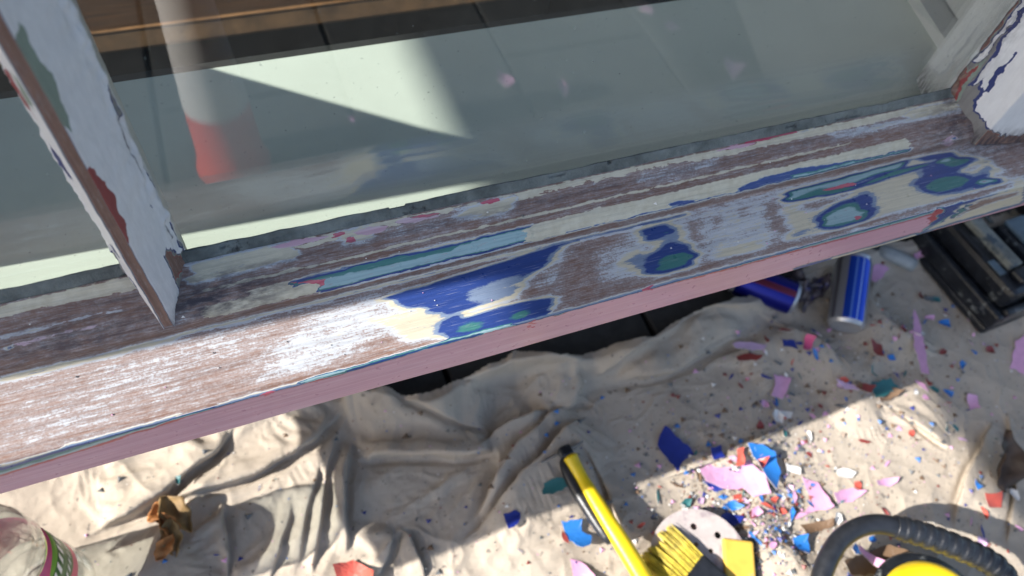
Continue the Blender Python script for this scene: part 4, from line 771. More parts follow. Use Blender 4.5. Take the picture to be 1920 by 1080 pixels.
def settle(X, Y, S_, dx, iters=230, grav=2.6e-6):
    """let the canvas slump: an inextensible sheet with the length of steeper folds relaxes onto an uneven floor"""
    amp = np.interp(X, [.36, .58], [1.75, 1.6]); F_ = np.stack([X, Y, S_ * amp + 0.0010 * ridged(X * 26 + Y * 12, Y * 30 - X * 9, 15) * np.interp(X, [.36, .58], [1, .3])], -1); P = np.stack([X, Y, S_ * 1.35], -1); P0 = np.stack([X, Y, S_], -1); Pp = P.copy()
    pin = np.zeros(X.shape, bool); pin[0] = pin[-1] = True; pin[:, 0] = True; pin[:, -1] = True
    sets = [(1, 0, 1, 0), (0, 1, 1, 0), (1, 1, .6, 0), (1, -1, .6, 0)] + [(s, 0, .35, 1) for s in (2, 4)] + [(0, s, .35, 1) for s in (2, 4)]
    n, mm = X.shape; FL = .003 + .004 * (1 + fbm(X * 7, Y * 7, 1, 2)) + .0035 * ridged(X * 9 + Y * 5, Y * 9 - X * 5, 61) ** 2
    def sl(d, k): return (slice(0, k - d), slice(d, k)) if d >= 0 else (slice(-d, k), slice(0, k + d))
    jobs = []
    for di, dj, kk, bend in sets:
        a = sl(di, n); c = sl(dj, mm); L = np.linalg.norm(F_[a[1], c[1]] - F_[a[0], c[0]], axis=-1); jobs.append((a, c, kk, bend, L * (.97 if bend else 1)))
    cnt = np.zeros(X.shape)
    for a, c, kk, bend, Rl in jobs: cnt[a[0], c[0]] += kk; cnt[a[1], c[1]] += kk
    for it in range(iters):
        V_ = (P - Pp) * .93; Pp = P.copy(); P = P + V_; P[..., 2] -= grav
        acc = np.zeros_like(P)
        for a, c, kk, bend, Rl in jobs:
            d = P[a[1], c[1]] - P[a[0], c[0]]; L = np.sqrt((d * d).sum(-1)) + 1e-9
            q = (np.minimum(L - Rl, 0) if bend else L - Rl) * kk
            cor = d * (q / L * .5)[..., None]; acc[a[0], c[0]] += cor; acc[a[1], c[1]] -= cor
        P = P + acc / cnt[..., None] * 1.7
        fl_ = P[..., 2] < FL; P[..., 2] = np.maximum(P[..., 2], FL); P[fl_, :2] = Pp[fl_, :2] + (P[fl_, :2] - Pp[fl_, :2]) * .5
        P[pin] = P0[pin]
    return P
DXC = .0036
ix = np.arange(-.50, 1.20, DXC); iy = np.arange(-.15, .47, DXC)
gx = np.concatenate([np.linspace(-.80, ix[0], 40)[:-1], ix, np.linspace(ix[-1], 1.45, 30)[1:]]); gy = np.concatenate([np.linspace(-.70, iy[0], 70)[:-1], iy])
GX, GY = np.meshgrid(gx, gy, indexing='ij')
ce = cloth_edge(GX); cf = cloth_front(GX)
SM = cloth_h(GX, np.minimum(GY, ce)); kr = np.array([1, 2, 3, 2, 1.]) / 9
for ax_ in (0, 1): SM = np.apply_along_axis(lambda v: np.convolve(np.pad(v, 2, 'edge'), kr, 'valid'), ax_, SM)
CP = np.stack([GX, GY, SM], -1)
a0, a1, b0 = 39, 39 + len(ix), 69
CP[a0:a1, b0:] = settle(GX[a0:a1, b0:], GY[a0:a1, b0:], SM[a0:a1, b0:], DXC)
def finer(A):
    """twice the resolution by interpolation"""
    B = np.empty((A.shape[0] * 2 - 1,) + A.shape[1:]); B[::2] = A; B[1::2] = .5 * (A[:-1] + A[1:])
    D = np.empty((B.shape[0], A.shape[1] * 2 - 1) + A.shape[2:]); D[:, ::2] = B; D[:, 1::2] = .5 * (B[:, :-1] + B[:, 1:]); return D
inn = np.zeros(GX.shape); inn[a0 + 3:a1 - 3, b0 + 3:-2] = 1
CP, GX, GY, SM, inn = finer(CP), finer(GX), finer(GY), finer(SM), finer(inn); ce = cloth_edge(GX); cf = cloth_front(GX)
fh, fdx, fdy = cloth_h(GX, np.minimum(GY, ce), True)                       # the pressed, overlapping creases on top of the slumped sheet
crease = np.clip(fh - SM, -.006, .03)
CP[..., 2] += crease * 1.3 * inn; CP[..., 0] += fdx * inn; CP[..., 1] += fdy * inn
wq = .6 * fbm(GX * 10, GY * 10, 77, 2); CP[..., 2] += (.0030 * (ridged(GX * 10 + GY * 7 + wq, GY * 21 - GX * 12 + wq, 19) ** 5) * np.clip((.55 - GX) / .2, .35, 1) + .0011 * (ridged(GX * 40 - GY * 18 + wq, GY * 22 + GX * 16, 29) ** 3)) * inn; CP[..., 2] = np.maximum(CP[..., 2], .0022)
keep = ((GY < ce) & (GY > cf))[:-1, :-1]
speck = np.clip(.35 + .9 * fbm(GX * 7, GY * 7, 40, 3) + .5 * (GX > .25), 0, 1)
clo = grid_mesh('drop_cloth', CP, M_cloth, None, True, {'speck': speck}, keep=keep)
tag(clo, 'crumpled cream canvas drop cloth spread on the paving under the sill', 'drop cloth')
# height of the settled cloth on a raster, for laying things on it
HR = np.full((500, 260), -1.0); hi_ = np.clip(((CP[..., 0] + .8) / .0048).astype(int), 0, 499); hj_ = np.clip(((CP[..., 1] + .75) / .0048).astype(int), 0, 259)
np.maximum.at(HR, (hi_.ravel(), hj_.ravel()), CP[..., 2].ravel())
for _ in range(6):
    pad = np.pad(HR, 1, constant_values=-1); nb = np.max([pad[1 + a:501 + a, 1 + c:261 + c] for a in (-1, 0, 1) for c in (-1, 0, 1)], 0); HR = np.where(HR < 0, nb, HR)
def hz(x, y):
    fx = min(max((x + .8) / .0048 - .5, 0), 498); fy = min(max((y + .75) / .0048 - .5, 0), 258); i, j = int(fx), int(fy); u, v = fx - i, fy - j
    return max(float((HR[i, j] * (1 - u) + HR[i + 1, j] * u) * (1 - v) + (HR[i, j + 1] * (1 - u) + HR[i + 1, j + 1] * u) * v), .002)

# ================================================================== PAINT FLAKES
def flake_mesh(name, pts, thick, curl, seed, mat):
    rr = random.Random(seed); out = []
    n = len(pts)
    for i in range(n):
        a = Vector(pts[i]); b = Vector(pts[(i + 1) % n]); L = (b - a).length; k = max(1, int(L / .006)); nn = Vector((-(b - a).y, (b - a).x)).normalized()
        for j in range(k): out.append(a + (b - a) * (j / k) + nn * (rr.uniform(-1, 1) * .10 * min(L, .015)))
    c = sum((Vector(p) for p in out), Vector((0, 0))) / len(out); out = [p - c for p in out]
    rad = max(p.length for p in out); th = rr.uniform(0, math.pi); ax = Vector((math.cos(th), math.sin(th)))
    def z(p): return curl * (p.dot(ax) / rad) ** 2 + .12 * curl * p.x / rad
    V = []; F = []; m_ = len(out); rings = (1.0, .66, .33)
    for lay in (0, 1):
        for r_ in rings:
            for p in out: q = p * r_; V.append((q.x, q.y, z(q) + lay * thick))
        V.append((0, 0, lay * thick))
    B = 3 * m_ + 1
    for lay in (0, 1):
        o_ = lay * B
        for r_ in range(2):
            for i in range(m_):
                f = (o_ + r_ * m_ + i, o_ + r_ * m_ + (i + 1) % m_, o_ + (r_ + 1) * m_ + (i + 1) % m_, o_ + (r_ + 1) * m_ + i); F.append(f if lay else f[::-1])
        for i in range(m_):
            f = (o_ + 2 * m_ + i, o_ + 2 * m_ + (i + 1) % m_, o_ + 3 * m_); F.append(f if lay else f[::-1])
    for i in range(m_): F.append((i, (i + 1) % m_, B + (i + 1) % m_, B + i))
    me = bpy.data.meshes.new(name); me.from_pydata(V, [], F); me.update(); me.materials.append(mat); me.materials.append(M_backs)
    nf = len(F) - m_; half = nf // 2; me.polygons.foreach_set('material_index', [1] * half + [0] * (nf - half) + [1] * m_)
    return me, c
for i, (colr, lab, curl, pts) in enumerate(FLAKES):
    me, c = flake_mesh('paint_flake', pts, .0010, min(curl, .012) * 1.4, 100 + i, M_flk[colr])
    nm = 'wood_chip' if colr == 'brown' else 'paint_flake'
    o = bpy.data.objects.new(nm, me); C.objects.link(o)
    zz = max(hz(c.x + dx, c.y + dy) for dx in (-.006, 0, .006) for dy in (-.006, 0, .006))
    o.location = (c.x, c.y, zz + .0008 + max(0, curl - .012)); o.rotation_euler = (random.Random(i).uniform(-.12, .12), random.Random(i + 50).uniform(-.12, .12), 0)
    tag(o, lab, 'wood chip' if colr == 'brown' else 'paint flake')
rnd = random.Random(12)
protos = {}
for colr in FLK:
    protos[colr] = []
    for k in range(4):
        n = rnd.randint(4, 7); asp = rnd.choice((.22, .35, .5, .7, .9))
        pts = [(math.cos(2 * math.pi * j / n) * rnd.uniform(.6, 1.1) * .011, math.sin(2 * math.pi * j / n) * rnd.uniform(.6, 1.1) * .011 * asp) for j in range(n)]
        protos[colr].append(flake_mesh('paint_flake', pts, .0009, .0075, 300 + k, M_flk[colr])[0])
WORD = {'blue': 'dark blue', 'cyan': 'bright blue', 'teal': 'teal', 'red': 'dark red', 'coral': 'coral red', 'pink': 'pink', 'lilac': 'lilac', 'hotpink': 'hot pink', 'white': 'white', 'brown': 'brown wood', 'grey': 'dark grey'}
def scatter(n, fn, smin, smax, cols, where):
    for k in range(n):
        x, y = fn()
        if y > float(cloth_edge(np.array([x]))[0]) - .02 or y < float(cloth_front(np.array([x]))[0]) + .01: continue
        colr = rnd.choice(cols); o = bpy.data.objects.new('paint_flake', rnd.choice(protos[colr])); C.objects.link(o)
        s = rnd.uniform(smin, smax) * rnd.uniform(.7, 1.2); asp = rnd.uniform(.35, 1); o.scale = (s, s * asp, s)
        zz = hz(x, y); gxx = (hz(x + .004, y) - hz(x - .004, y)) / .008; gyy = (hz(x, y + .004) - hz(x, y - .004)) / .008
        nrm = Vector((-gxx, -gyy, 1)).normalized(); q = nrm.to_track_quat('Z', 'Y')
        o.rotation_mode = 'QUATERNION'; o.rotation_quaternion = q @ Matrix.Rotation(rnd.uniform(0, 6.28), 3, 'Z').to_quaternion()
        o.location = (x, y, zz + .0012)
        kind = ('thin %s sliver' if asp < .62 else 'broad %s chip') % WORD[colr] if colr != 'brown' else ('thin brown wood splinter' if asp < .62 else 'broad brown wood chip')
        kind = ('tiny ' if s < .55 else 'small ') + kind
        tag(o, kind + ' of paint '.replace(' of paint ', ' ' if colr == 'brown' else ' of paint ') + where, 'paint flake', kind + 's ' + where)
CS = ['pink', 'pink', 'lilac', 'blue', 'cyan', 'cyan', 'red', 'coral', 'white', 'teal', 'brown']
scatter(100, lambda: (rnd.gauss(.46, .06), rnd.gauss(.125, .045)), .4, 1.1, CS, 'in the heap beside the sanding disc')
scatter(88, lambda: (rnd.uniform(.55, 1.02), rnd.uniform(.19, .33)), .35, 1.2, CS + ['red', 'red', 'grey', 'blue'], 'on the shaded cloth below the drink cans')
scatter(60, lambda: (rnd.uniform(.5, .95), rnd.uniform(-.05, .19)), .3, 1.0, CS + ['white'], 'on the sunlit cloth above the ribbed handle')
scatter(18, lambda: (rnd.uniform(.05, .4), rnd.uniform(.05, .3)), .2, .6, ['blue', 'teal', 'pink', 'grey'], 'on the folds beside the yellow scraper')
scatter(10, lambda: (rnd.uniform(-.3, .05), rnd.uniform(.25, .42)), .2, .4, ['teal', 'blue', 'teal'], 'on the pale cloth near the bottle')
for (x, y, s) in [(.824, -.481, 2.4), (.858, -.419, 2.4), (.917, -.278, 4.2), (.459, -.346, 2.4), (.557, -.297, 2.5), (.159, -.317, 1.2)]:
    o = bpy.data.objects.new('paint_flake', protos['pink'][int(x * 100) % 4]); C.objects.link(o); o.location = (x, y, (hz(x, y) if y > float(cloth_front(np.array([x]))[0]) else 0) + .0015); o.scale = (s, s * .7, s); o.rotation_euler = (0, 0, x * 9)
    tag(o, 'pale pink paint flake lying on the bare grey paving', 'paint flake', 'pink flakes on the paving')
# dust: crumbs too small to count
V = []; F = []
for k in range(5200):
    if k % 3: x, y = (rnd.gauss(.47, .06), rnd.gauss(.12, .05)) if k % 2 else (rnd.gauss(.60, .18), rnd.gauss(.17, .09))
    else: x, y = rnd.uniform(-.3, 1.1), rnd.uniform(-.1, .4)
    if y > float(cloth_edge(np.array([x]))[0]) - .02: continue
    V.append((x, y))
zs = [hz(*v) for v in V]; VV = []
for (x, y), z in zip(V, zs):
    s = rnd.uniform(.0006, .0020) * (1 + 2.2 * (rnd.random() > .86)); a0 = rnd.uniform(0, 6.28); b = len(VV)
    for j in range(3): VV.append((x + s * math.cos(a0 + j * 2.1), y + s * .8 * math.sin(a0 + j * 2.1), z + .0008))
    VV.append((x, y, z + .0008 + s * .5)); F += [(b, b + 1, b + 3), (b + 1, b + 2, b + 3), (b + 2, b, b + 3)]
for k in range(60):
    s0 = rnd.uniform(.045, .090) if k % 3 else rnd.uniform(.103, .135); x = rnd.uniform(-.2, .6); yy, z = prof(s0); y = float(yy); z = float(z) + .0004
    s = rnd.uniform(.0003, .0010) * (1 + (rnd.random() > .93)); a0 = rnd.uniform(0, 6.28); b_ = len(VV)
    for j in range(3): VV.append((x + s * math.cos(a0 + j * 2.1), y + s * .8 * math.sin(a0 + j * 2.1), z))
    VV.append((x, y, z + s)); F += [(b_, b_ + 1, b_ + 3), (b_ + 1, b_ + 2, b_ + 3), (b_ + 2, b_, b_ + 3)]
me = bpy.data.meshes.new('paint_dust'); me.from_pydata(VV, [], F)
for cc in ('grey', 'blue', 'pink', 'red', 'cyan', 'white', 'brown'): me.materials.append(M_flk[cc])
mi = []
for k in range(len(F) // 3): mi += [rnd.choice([0, 0, 0, 1, 2, 3, 4, 5, 6, 6]) if k < len(F) // 3 - 60 else rnd.choice([5, 5, 5, 0, 2])] * 3
me.polygons.foreach_set('material_index', mi)
o = bpy.data.objects.new('paint_dust', me); C.objects.link(o); tag(o, 'fine multicoloured paint crumbs strewn over the cloth and sill', 'paint dust', kind='stuff')

# ================================================================== TOOLS AND LITTER
def place(o, loc, rot=(0, 0, 0)): o.location = loc; o.rotation_euler = rot; return o
# --- long scraper: yellow handle with black grip and head
sc = empty('paint_scraper', (.278, .165, max(hz(.278 - .012 * k / 10, .165 + .083 * k / 10) for k in range(-8, 11)) - .004)); tag(sc, 'long yellow and black handled paint scraper lying on the cloth', 'paint scraper')
sc.rotation_euler = (0, 0, math.atan2(.248 - .085, .266 - .290))           # local x runs towards the head
path = spline([(-.12, 0, .022), (-.06, 0, .024), (-.02, .001, .025), (.02, .001, .024), (.05, .0, .022), (.072, 0, .024), (.082, 0, .026)], 30)
rad = np.interp(np.linspace(0, 1, 30), [0, .25, .5, .66, .82, .93, 1], [.0115, .011, .009, .0075, .0085, .0095, .004])
V, F = tube(path, list(rad), 14, .8); mesh('handle', V, F, M_yellow, sc, True)
path2 = spline([(-.03, .008, .013), (.02, .010, .012), (.06, .009, .012), (.084, .004, .014)], 14); V, F = tube(path2, [.005, .0075, .008, .0085, .0085, .0088, .009, .009, .009, .009, .0088, .0085, .0075, .005], 12, .9); mesh('grip', V, F, M_blackrub, sc, True)
bm = bmesh.new(); bm_box(bm, .080, .096, -.008, .009, .012, .028, .004, 2); bmobj('head', bm, M_black, sc)
V, F = tube([(-.03, .006, .008), (-.012, .008, .008), (.0, .009, .009)], [.004, .0055, .004], 10, .7); mesh('trigger', V, F, M_bluegrey, sc, True)
box('blade', .092, .0935, -.03, .032, -.004, .014, M_metal, sc)
# --- brush
br = empty('paint_brush', (.352, .066, .02)); tag(br, 'worn brush with yellow bristles and dusty black ferrule beside the scraper', 'brush'); br.rotation_euler = (0, 0, math.atan2(.127 - .066, .322 - .352))
rb = random.Random(3)
for cl in range(6):
    V = []; F = []
    yc = -.024 + cl * .0098
    for k in range(130):
        y0 = yc + rb.uniform(-.0044, .0044); z0 = rb.uniform(.002, .022); L = rb.uniform(.046, .058) + .004 * math.sin(cl * 2.2); sp = 1.15 + rb.uniform(-.05, .05)
        p = [(0, y0, z0), (L * .5, y0 * 1.05, z0 * 1.05 + .001), (L, yc * sp + (y0 - yc) * .8, z0 * .9 + .001)]
        v, f = tube(p, [.0011, .0011, .0005], 4, 1.0); b = len(V); V += v; F += [tuple(i + b for i in q) for q in f]
    o = mesh('bristle_tuft', V, F, M_bristle, br)
V = []; bm = bmesh.new(); bm_box(bm, -.034, .008, -.0305, .0305, -.002, .026, .005, 2); bmobj('ferrule', bm, M_blackrub, br)
V, F = tube([(-.03, 0, .012), (-.06, 0, .013), (-.10, 0, .014), (-.15, 0, .014)], [.022, .014, .012, .010], 14, .6); mesh('handle', V, F, M_black, br, True)
# --- sanding disc with dust holes
def plate(name, outer, holes, thick, mat, parent=None):
    cu = bpy.data.curves.new(name, 'CURVE'); cu.dimensions = '2D'; cu.fill_mode = 'BOTH'; cu.extrude = thick / 2; cu.bevel_depth = 0
    for pl in [outer] + holes:
        sp = cu.splines.new('POLY'); sp.points.add(len(pl) - 1); sp.use_cyclic_u = True
        for q, p in zip(sp.points, pl): q.co = (p[0], p[1], 0, 1)
    tmp = bpy.data.objects.new('tmp', cu); C.objects.link(tmp); bpy.context.view_layer.update()
    me = bpy.data.meshes.new_from_object(tmp.evaluated_get(bpy.context.evaluated_depsgraph_get())); bpy.data.objects.remove(tmp)
    me.name = name; me.materials.clear(); me.materials.append(mat); return link(name, me, None, parent)
def circ(cx, cy, r_, n): return [(cx + r_ * math.cos(2 * math.pi * k / n), cy + r_ * math.sin(2 * math.pi * k / n)) for k in range(n)]
sdsc = plate('sanding_disc', circ(0, 0, .0615, 64), [circ(.040 * math.cos(k * math.pi / 4 + .2), .040 * math.sin(k * math.pi / 4 + .2), .0042, 14) for k in range(8)] + [circ(.019 * math.cos(k * math.pi / 3), .019 * math.sin(k * math.pi / 3), .003, 12) for k in range(6)], .0012, M_disc)
place(sdsc, (.374, .081, .029), (.05, -.05, .3)); tag(sdsc, 'round pale sanding disc with dust holes lying next to the brush', 'sanding disc')
# --- yellow wedge with dark rim
wd = empty('filling_knife', (.424, .07, .016)); tag(wd, 'worn yellow filling knife handle with dark edge lying on the scrapings', 'filling knife'); wd.rotation_euler = (.0, .0, -.35)
prism('handle', [(-.020, .020), (.019, .016), (.010, -.055), (-.026, -.050)], .004, .019, M_wedge, wd, .003)
prism('rim', [(-.019, .0275), (.0275, .0225), (.018, -.055), (-.020, -.049)], -.004, .0105, M_black, wd, .003)
# --- power tool: yellow drum with looped ribbed handle
pt = empty('power_tool', (.575, -.04, .0)); tag(pt, 'yellow drum bodied power tool with a black ribbed loop handle', 'power tool')
def lp(p): return (p[0] - .575, p[1] + .04, p[2])
arm = spline([lp(q) for q in [(.440, -.05, .085), (.456, .002, .10), (.492, .034, .112), (.525, .043, .118), (.555, .038, .12), (.582, .021, .12)]], 40)
V, F = tube(arm, list(np.interp(np.linspace(0, 1, 40), [0, .6, 1], [.0112, .011, .012])), 18); mesh('arm', V, F, M_blackrub, pt, True)
gp = spline([lp(q) for q in [(.570, .030, .120), (.600, .009, .12), (.635, -.020, .118), (.662, -.048, .113), (.672, -.085, .10)]], 130)
rr_ = [.0135 + .0013 * (1 if math.sin(i * .62) > .1 else 0) * (8 < i < 112) for i in range(130)]
V, F = tube(gp, rr_, 20); mesh('ribbed_grip', V, F, M_blackrub, pt, True)
V, F = lathe([(.0, .0), (.062, .0), (.064, .006), (.064, .06), (.058, .068), (.054, .069), (.046, .070), (.044, .066), (.0, .066)], 56); o = mesh('body', V, F, M_yellow, pt, True); place(o, lp((.590, -.072, .010)))
V, F = lathe([(.060, .058), (.070, .058), (.072, .063), (.070, .068), (.060, .068)], 56); o = mesh('rim', V, F, M_black, pt, True); place(o, lp((.592, -.068, -.006)))
for k in range(5):
    o = box('vent_slot', -.003, .003, .020, .040, .0655, .0672, M_black, pt, .0008); place(o, lp((.590, -.072, .0102)), (0, 0, k * 1.256 + .4))
V, F = tube([lp((.46, -.02, .075)), lp((.50, -.035, .06)), lp((.54, -.05, .05))], .009, 12); mesh('strut', V, F, M_black, pt, True)
# --- drink cans
def can_mat(name, silver):
    t = NT(name); tc = t.n('ShaderNodeTexCoord'); sx = t.n('ShaderNodeSeparateXYZ'); t.l(tc.outputs['Object'], sx.inputs[0])
    ang = t.math('ARCTAN2', sx.outputs[1], sx.outputs[0]); u = t.math('FRACT', t.math('ADD', t.math('MULTIPLY', ang, 1 / (2 * math.pi)), .5))
    bl = (.012, .06, .46); sv = (.26, .27, .31)
    if silver: c = t.ramp(u, [(0, (.02, .022, .04)), (.08, sv), (.16, (.12, .12, .15)), (.20, sv), (.27, bl), (.33, (.10, .22, .62)), (.345, bl), (.39, (.30, .42, .75)), (.40, bl), (.47, sv), (.60, (.02, .022, .05))], 'CONSTANT')
    else: c = t.ramp(u, [(0, (.006, .010, .20)), (.30, (.16, .03, .06)), (.36, (.006, .010, .20))], 'CONSTANT')
    end = t.math('GREATER_THAN', t.math('ABSOLUTE', t.math('SUBTRACT', sx.outputs[2], .0675)), .0592)
    c = t.mix(end, c, (.42, .43, .46)); t.bsdf(c, .30, .55); return t.m
CAN = [(0, .004), (.018, .003), (.0215, .0), (.0235, .002), (.0262, .009), (.0265, .012), (.0265, .118), (.0255, .124), (.0235, .130), (.0245, .133), (.0235, .135), (.0225, .132), (.0, .1315)]
def can(name, loc, dirv, roll, mat, label, length=1.0, crush=0.0):
    V, F = lathe(CAN, 36); V = np.array(V)
    if crush:
        for i in range(len(V)):
            k = crush * math.exp(-((V[i][2] - .06) / .03) ** 2); V[i][0] *= 1 - .5 * k * (1 + math.sin(V[i][2] * 260) * .3); V[i][1] += .008 * k
    o = mesh(name, V, F, mat, None, True); o.rotation_mode = 'QUATERNION'
    o.rotation_quaternion = Vector(dirv).normalized().to_track_quat('Z', 'Y') @ Matrix.Rotation(roll, 3, 'Z').to_quaternion(); o.location = loc; o.scale = (1, 1, length)
    tag(o, label, 'can'); return o
can('drink_can', (.749, .302, .036), (.080, .112, .040), 2.35, can_mat('can_silver_blue', True), 'slim blue and silver drink can lying with its base to the street', length=.86)
can('drink_can', (.700, .366, .040), (-.060, .060, -.004), 2.2, can_mat('can_blue', False), 'dented dark blue drink can lying half under the sill', crush=.75, length=.72)
# --- small grey tube with a black cap
tb = empty('sealant_tube', (.92, .395, .03)); tag(tb, 'small grey tube with black cap lying beside the black toolbox', 'tube'); tb.rotation_euler = (0, 0, math.atan2(-.039, .037))
V, F = tube([(-.028, 0, 0), (-.01, 0, 0), (.02, 0, -.001), (.034, 0, -.003)], [.011, .013, .013, .012], 16, .85); mesh('body', V, F, simple('tube_grey', (.33, .35, .35), .5, .2, 60), tb, True)
V, F = tube([(-.046, 0, .002), (-.044, 0, .002), (-.029, 0, .001)], [.008, .010, .010], 16); mesh('cap', V, F, M_black, tb, True)
# --- crumpled dark wrapper between the cans
P = np.zeros((26, 26, 3)); u, v = np.meshgrid(np.linspace(-1, 1, 26), np.linspace(-1, 1, 26), indexing='ij')
P[..., 0] = u * .036 + .010 * fbm(u * 2.5, v * 2.5, 3, 3); P[..., 1] = v * .026 + .010 * fbm(u * 2.5, v * 2.5, 8, 3); P[..., 2] = .022 + .030 * fbm(u * 2.2, v * 2.2, 5, 3) - .012 * (u * u + v * v)
wr = grid_mesh('crumpled_wrapper', P, simple('wrapper_foil', (.10, .08, .09), .35, .5, 40, dirt=((.02, .04, .25), 45, .55)), None, False)
place(wr, (.742, .388, .022), (0, 0, .4)); s_ = wr.modifiers.new('thickness', 'SOLIDIFY'); s_.thickness = .0008; tag(wr, 'crumpled dark wrapper lying between the two drink cans', 'wrapper')
# --- black toolbox with open trays
tx = empty('toolbox', (1.05, .36, .0)); tag(tx, 'open black plastic toolbox with dusty handle bar standing on the cloth', 'toolbox'); tx.rotation_euler = (0, 0, .04)
def T(name, x0, x1, y0, y1, z0, z1, mat, parent=tx, bev=.006): return box(name, x0, x1, y0, y1, z0, z1, mat, parent, bev)
T('base', -.080, .26, -.125, .22, .012, .030, M_black)
T('side_wall', -.080, -.066, -.125, .22, .0305, .060, M_black, bev=.004); T('end_wall', -.065, .26, -.125, -.113, .0305, .066, M_black, bev=.004)
T('end_wall', -.065, .26, .206, .22, .0305, .085, M_black)
ob = T('long_tray', -.062, -.012, -.110, .20, .050, .094, M_black, bev=.010)
T('handle_bar', -.040, -.018, -.070, .19, .0945, .108, M_tan, bev=.003); T('bar_end', -.044, -.013, -.098, -.072, .0945, .106, M_black, bev=.005)
T('label_patch', -.0595, -.046, -.072, -.045, .0945, .0965, M_bluegrey, bev=.0008); T('label_patch', -.0585, -.047, -.035, .02, .0945, .0955, M_blackrub, bev=.0004)
T('divider', .012, .018, -.112, .205, .0305, .070, M_black, bev=.002)
lt = T('tray', .022, .118, -.110, .012, .050, .088, M_black, bev=.009); T('latch', .032, .074, -.038, .010, .0885, .098, M_bluegrey, bev=.004); T('latch', .040, .066, -.066, -.044, .0885, .094, M_tan, bev=.003)
T('latch', .082, .112, -.100, -.06, .0885, .093, M_blackrub, bev=.003); T('tray_rib', .024, .116, -.0855, -.0825, .0885, .0905, M_blackrub, bev=.0008)
T('tray', .124, .25, -.110, .05, .052, .094, M_black, bev=.009); T('latch', .132, .185, -.012, .044, .0945, .102, M_bluegrey, bev=.004); T('latch', .140, .20, -.085, -.03, .0945, .099, M_blackrub, bev=.004)
T('tray', .060, .15, .075, .20, .045, .088, M_black, bev=.008)
for k, (x, y, c_, L, lab) in enumerate([(.026, .075, M_metal, .075, 'thin metal file lying in the middle of the open black toolbox'), (.042, .068, M_tan, .085, 'dusty flat file lying beside the thin metal file in the toolbox')]):
    o = box('file', -.0035, .0035, -L / 2, L / 2, -.002, .003, c_, None, .001); place(o, (1.05 + x, .36 + y, .0365 + k * .001 + .03), (0, .0, .0)); tag(o, lab, 'file')
o = box('knife', -.011, .011, -.024, .024, -.006, .006, simple('lilac_plastic', (.45, .40, .58), .4, .25, 50), None, .004); place(o, (1.05 + .092, .36 + .120, .0955), (0, 0, .1)); tag(o, 'short lilac handled knife lying on the toolbox tray', 'knife')
V, F = flake_mesh('rag', [(-.012, -.012), (.014, -.014), (.022, .008), (.0, .016), (-.016, .006)], .0015, .006, 77, M_flk['white']); o = bpy.data.objects.new('paper_scrap', V); C.objects.link(o); place(o, (1.172, .268, .098), (.2, .1, 0)); tag(o, 'torn white paper scrap lying on the toolbox tray', 'paper')
# --- clear plastic bottle with pink and green label
bt = empty('plastic_bottle', (-.326, .296, .008)); tag(bt, 'clear plastic bottle with pink and green label standing on the cloth', 'bottle')
prb = [(0, .008), (.022, .006), (.034, .0), (.041, .004), (.0445, .014), (.0445, .040), (.043, .044), (.0445, .048), (.0445, .056), (.0425, .060), (.0425, .138), (.0445, .142)]
prb += [(.0445 + .0012 * math.sin(k * 1.57) , .142 + k * .006) for k in range(1, 8)] + [(.042, .195), (.034, .218), (.023, .238), (.0145, .25), (.0145, .256), (.017, .257), (.017, .259), (.0136, .26), (.0136, .275)]
V, F = lathe(prb, 64); body = mesh('body', V, F, M_pet, bt, True)
s_ = body.modifiers.new('wall', 'SOLIDIFY'); s_.thickness = .0006; s_.offset = -1
V, F = lathe([(.0154, .2605), (.0158, .262), (.0158, .276), (.015, .278), (0, .2782)], 40); mesh('cap', V, F, simple('cap_white', (.7, .7, .7), .4, .05, 30), bt, True)
t = NT('bottle_label'); tc = t.n('ShaderNodeTexCoord'); sx = t.n('ShaderNodeSeparateXYZ'); t.l(tc.outputs['Object'], sx.inputs[0])
ang = t.math('ARCTAN2', sx.outputs[1], sx.outputs[0])
A0 = .15                                                                  # centre of the green badge round the bottle
du = t.math('MULTIPLY', t.math('SUBTRACT', ang, A0), .043); dv = t.math('SUBTRACT', sx.outputs[2], .100)
rr2 = t.math('ADD', t.math('POWER', t.math('DIVIDE', t.math('ABSOLUTE', du), .036), 2.4), t.math('POWER', t.math('DIVIDE', t.math('ABSOLUTE', dv), .026), 2.4))
c = t.ramp(t.noise((40, 40, 40), 3, .5), [(.35, (.62, .06, .16)), (.65, (.68, .10, .22))])
lime = t.math('MULTIPLY', t.math('GREATER_THAN', dv, .013), t.math('LESS_THAN', rr2, 1.0))
c = t.mix(t.math('LESS_THAN', rr2, 1.0), c, (.045, .14, .035)); c = t.mix(lime, c, (.16, .36, .03))
t.bsdf(c, .35); M_label = t.m
V = []; F = []; n = 64
for z_ in (.0615, .100, .1365):
    for k in range(n + 1):
        a = -2.6 + 5.0 * k / n; V.append((.0432 * math.cos(a), .0432 * math.sin(a), z_))
for r_ in range(2):
    for k in range(n): F.append((r_ * (n + 1) + k, r_ * (n + 1) + k + 1, (r_ + 1) * (n + 1) + k + 1, (r_ + 1) * (n + 1) + k))
lab = mesh('label', V, F, M_label, bt, True); s_ = lab.modifiers.new('film', 'SOLIDIFY'); s_.thickness = .0002; s_.offset = 1
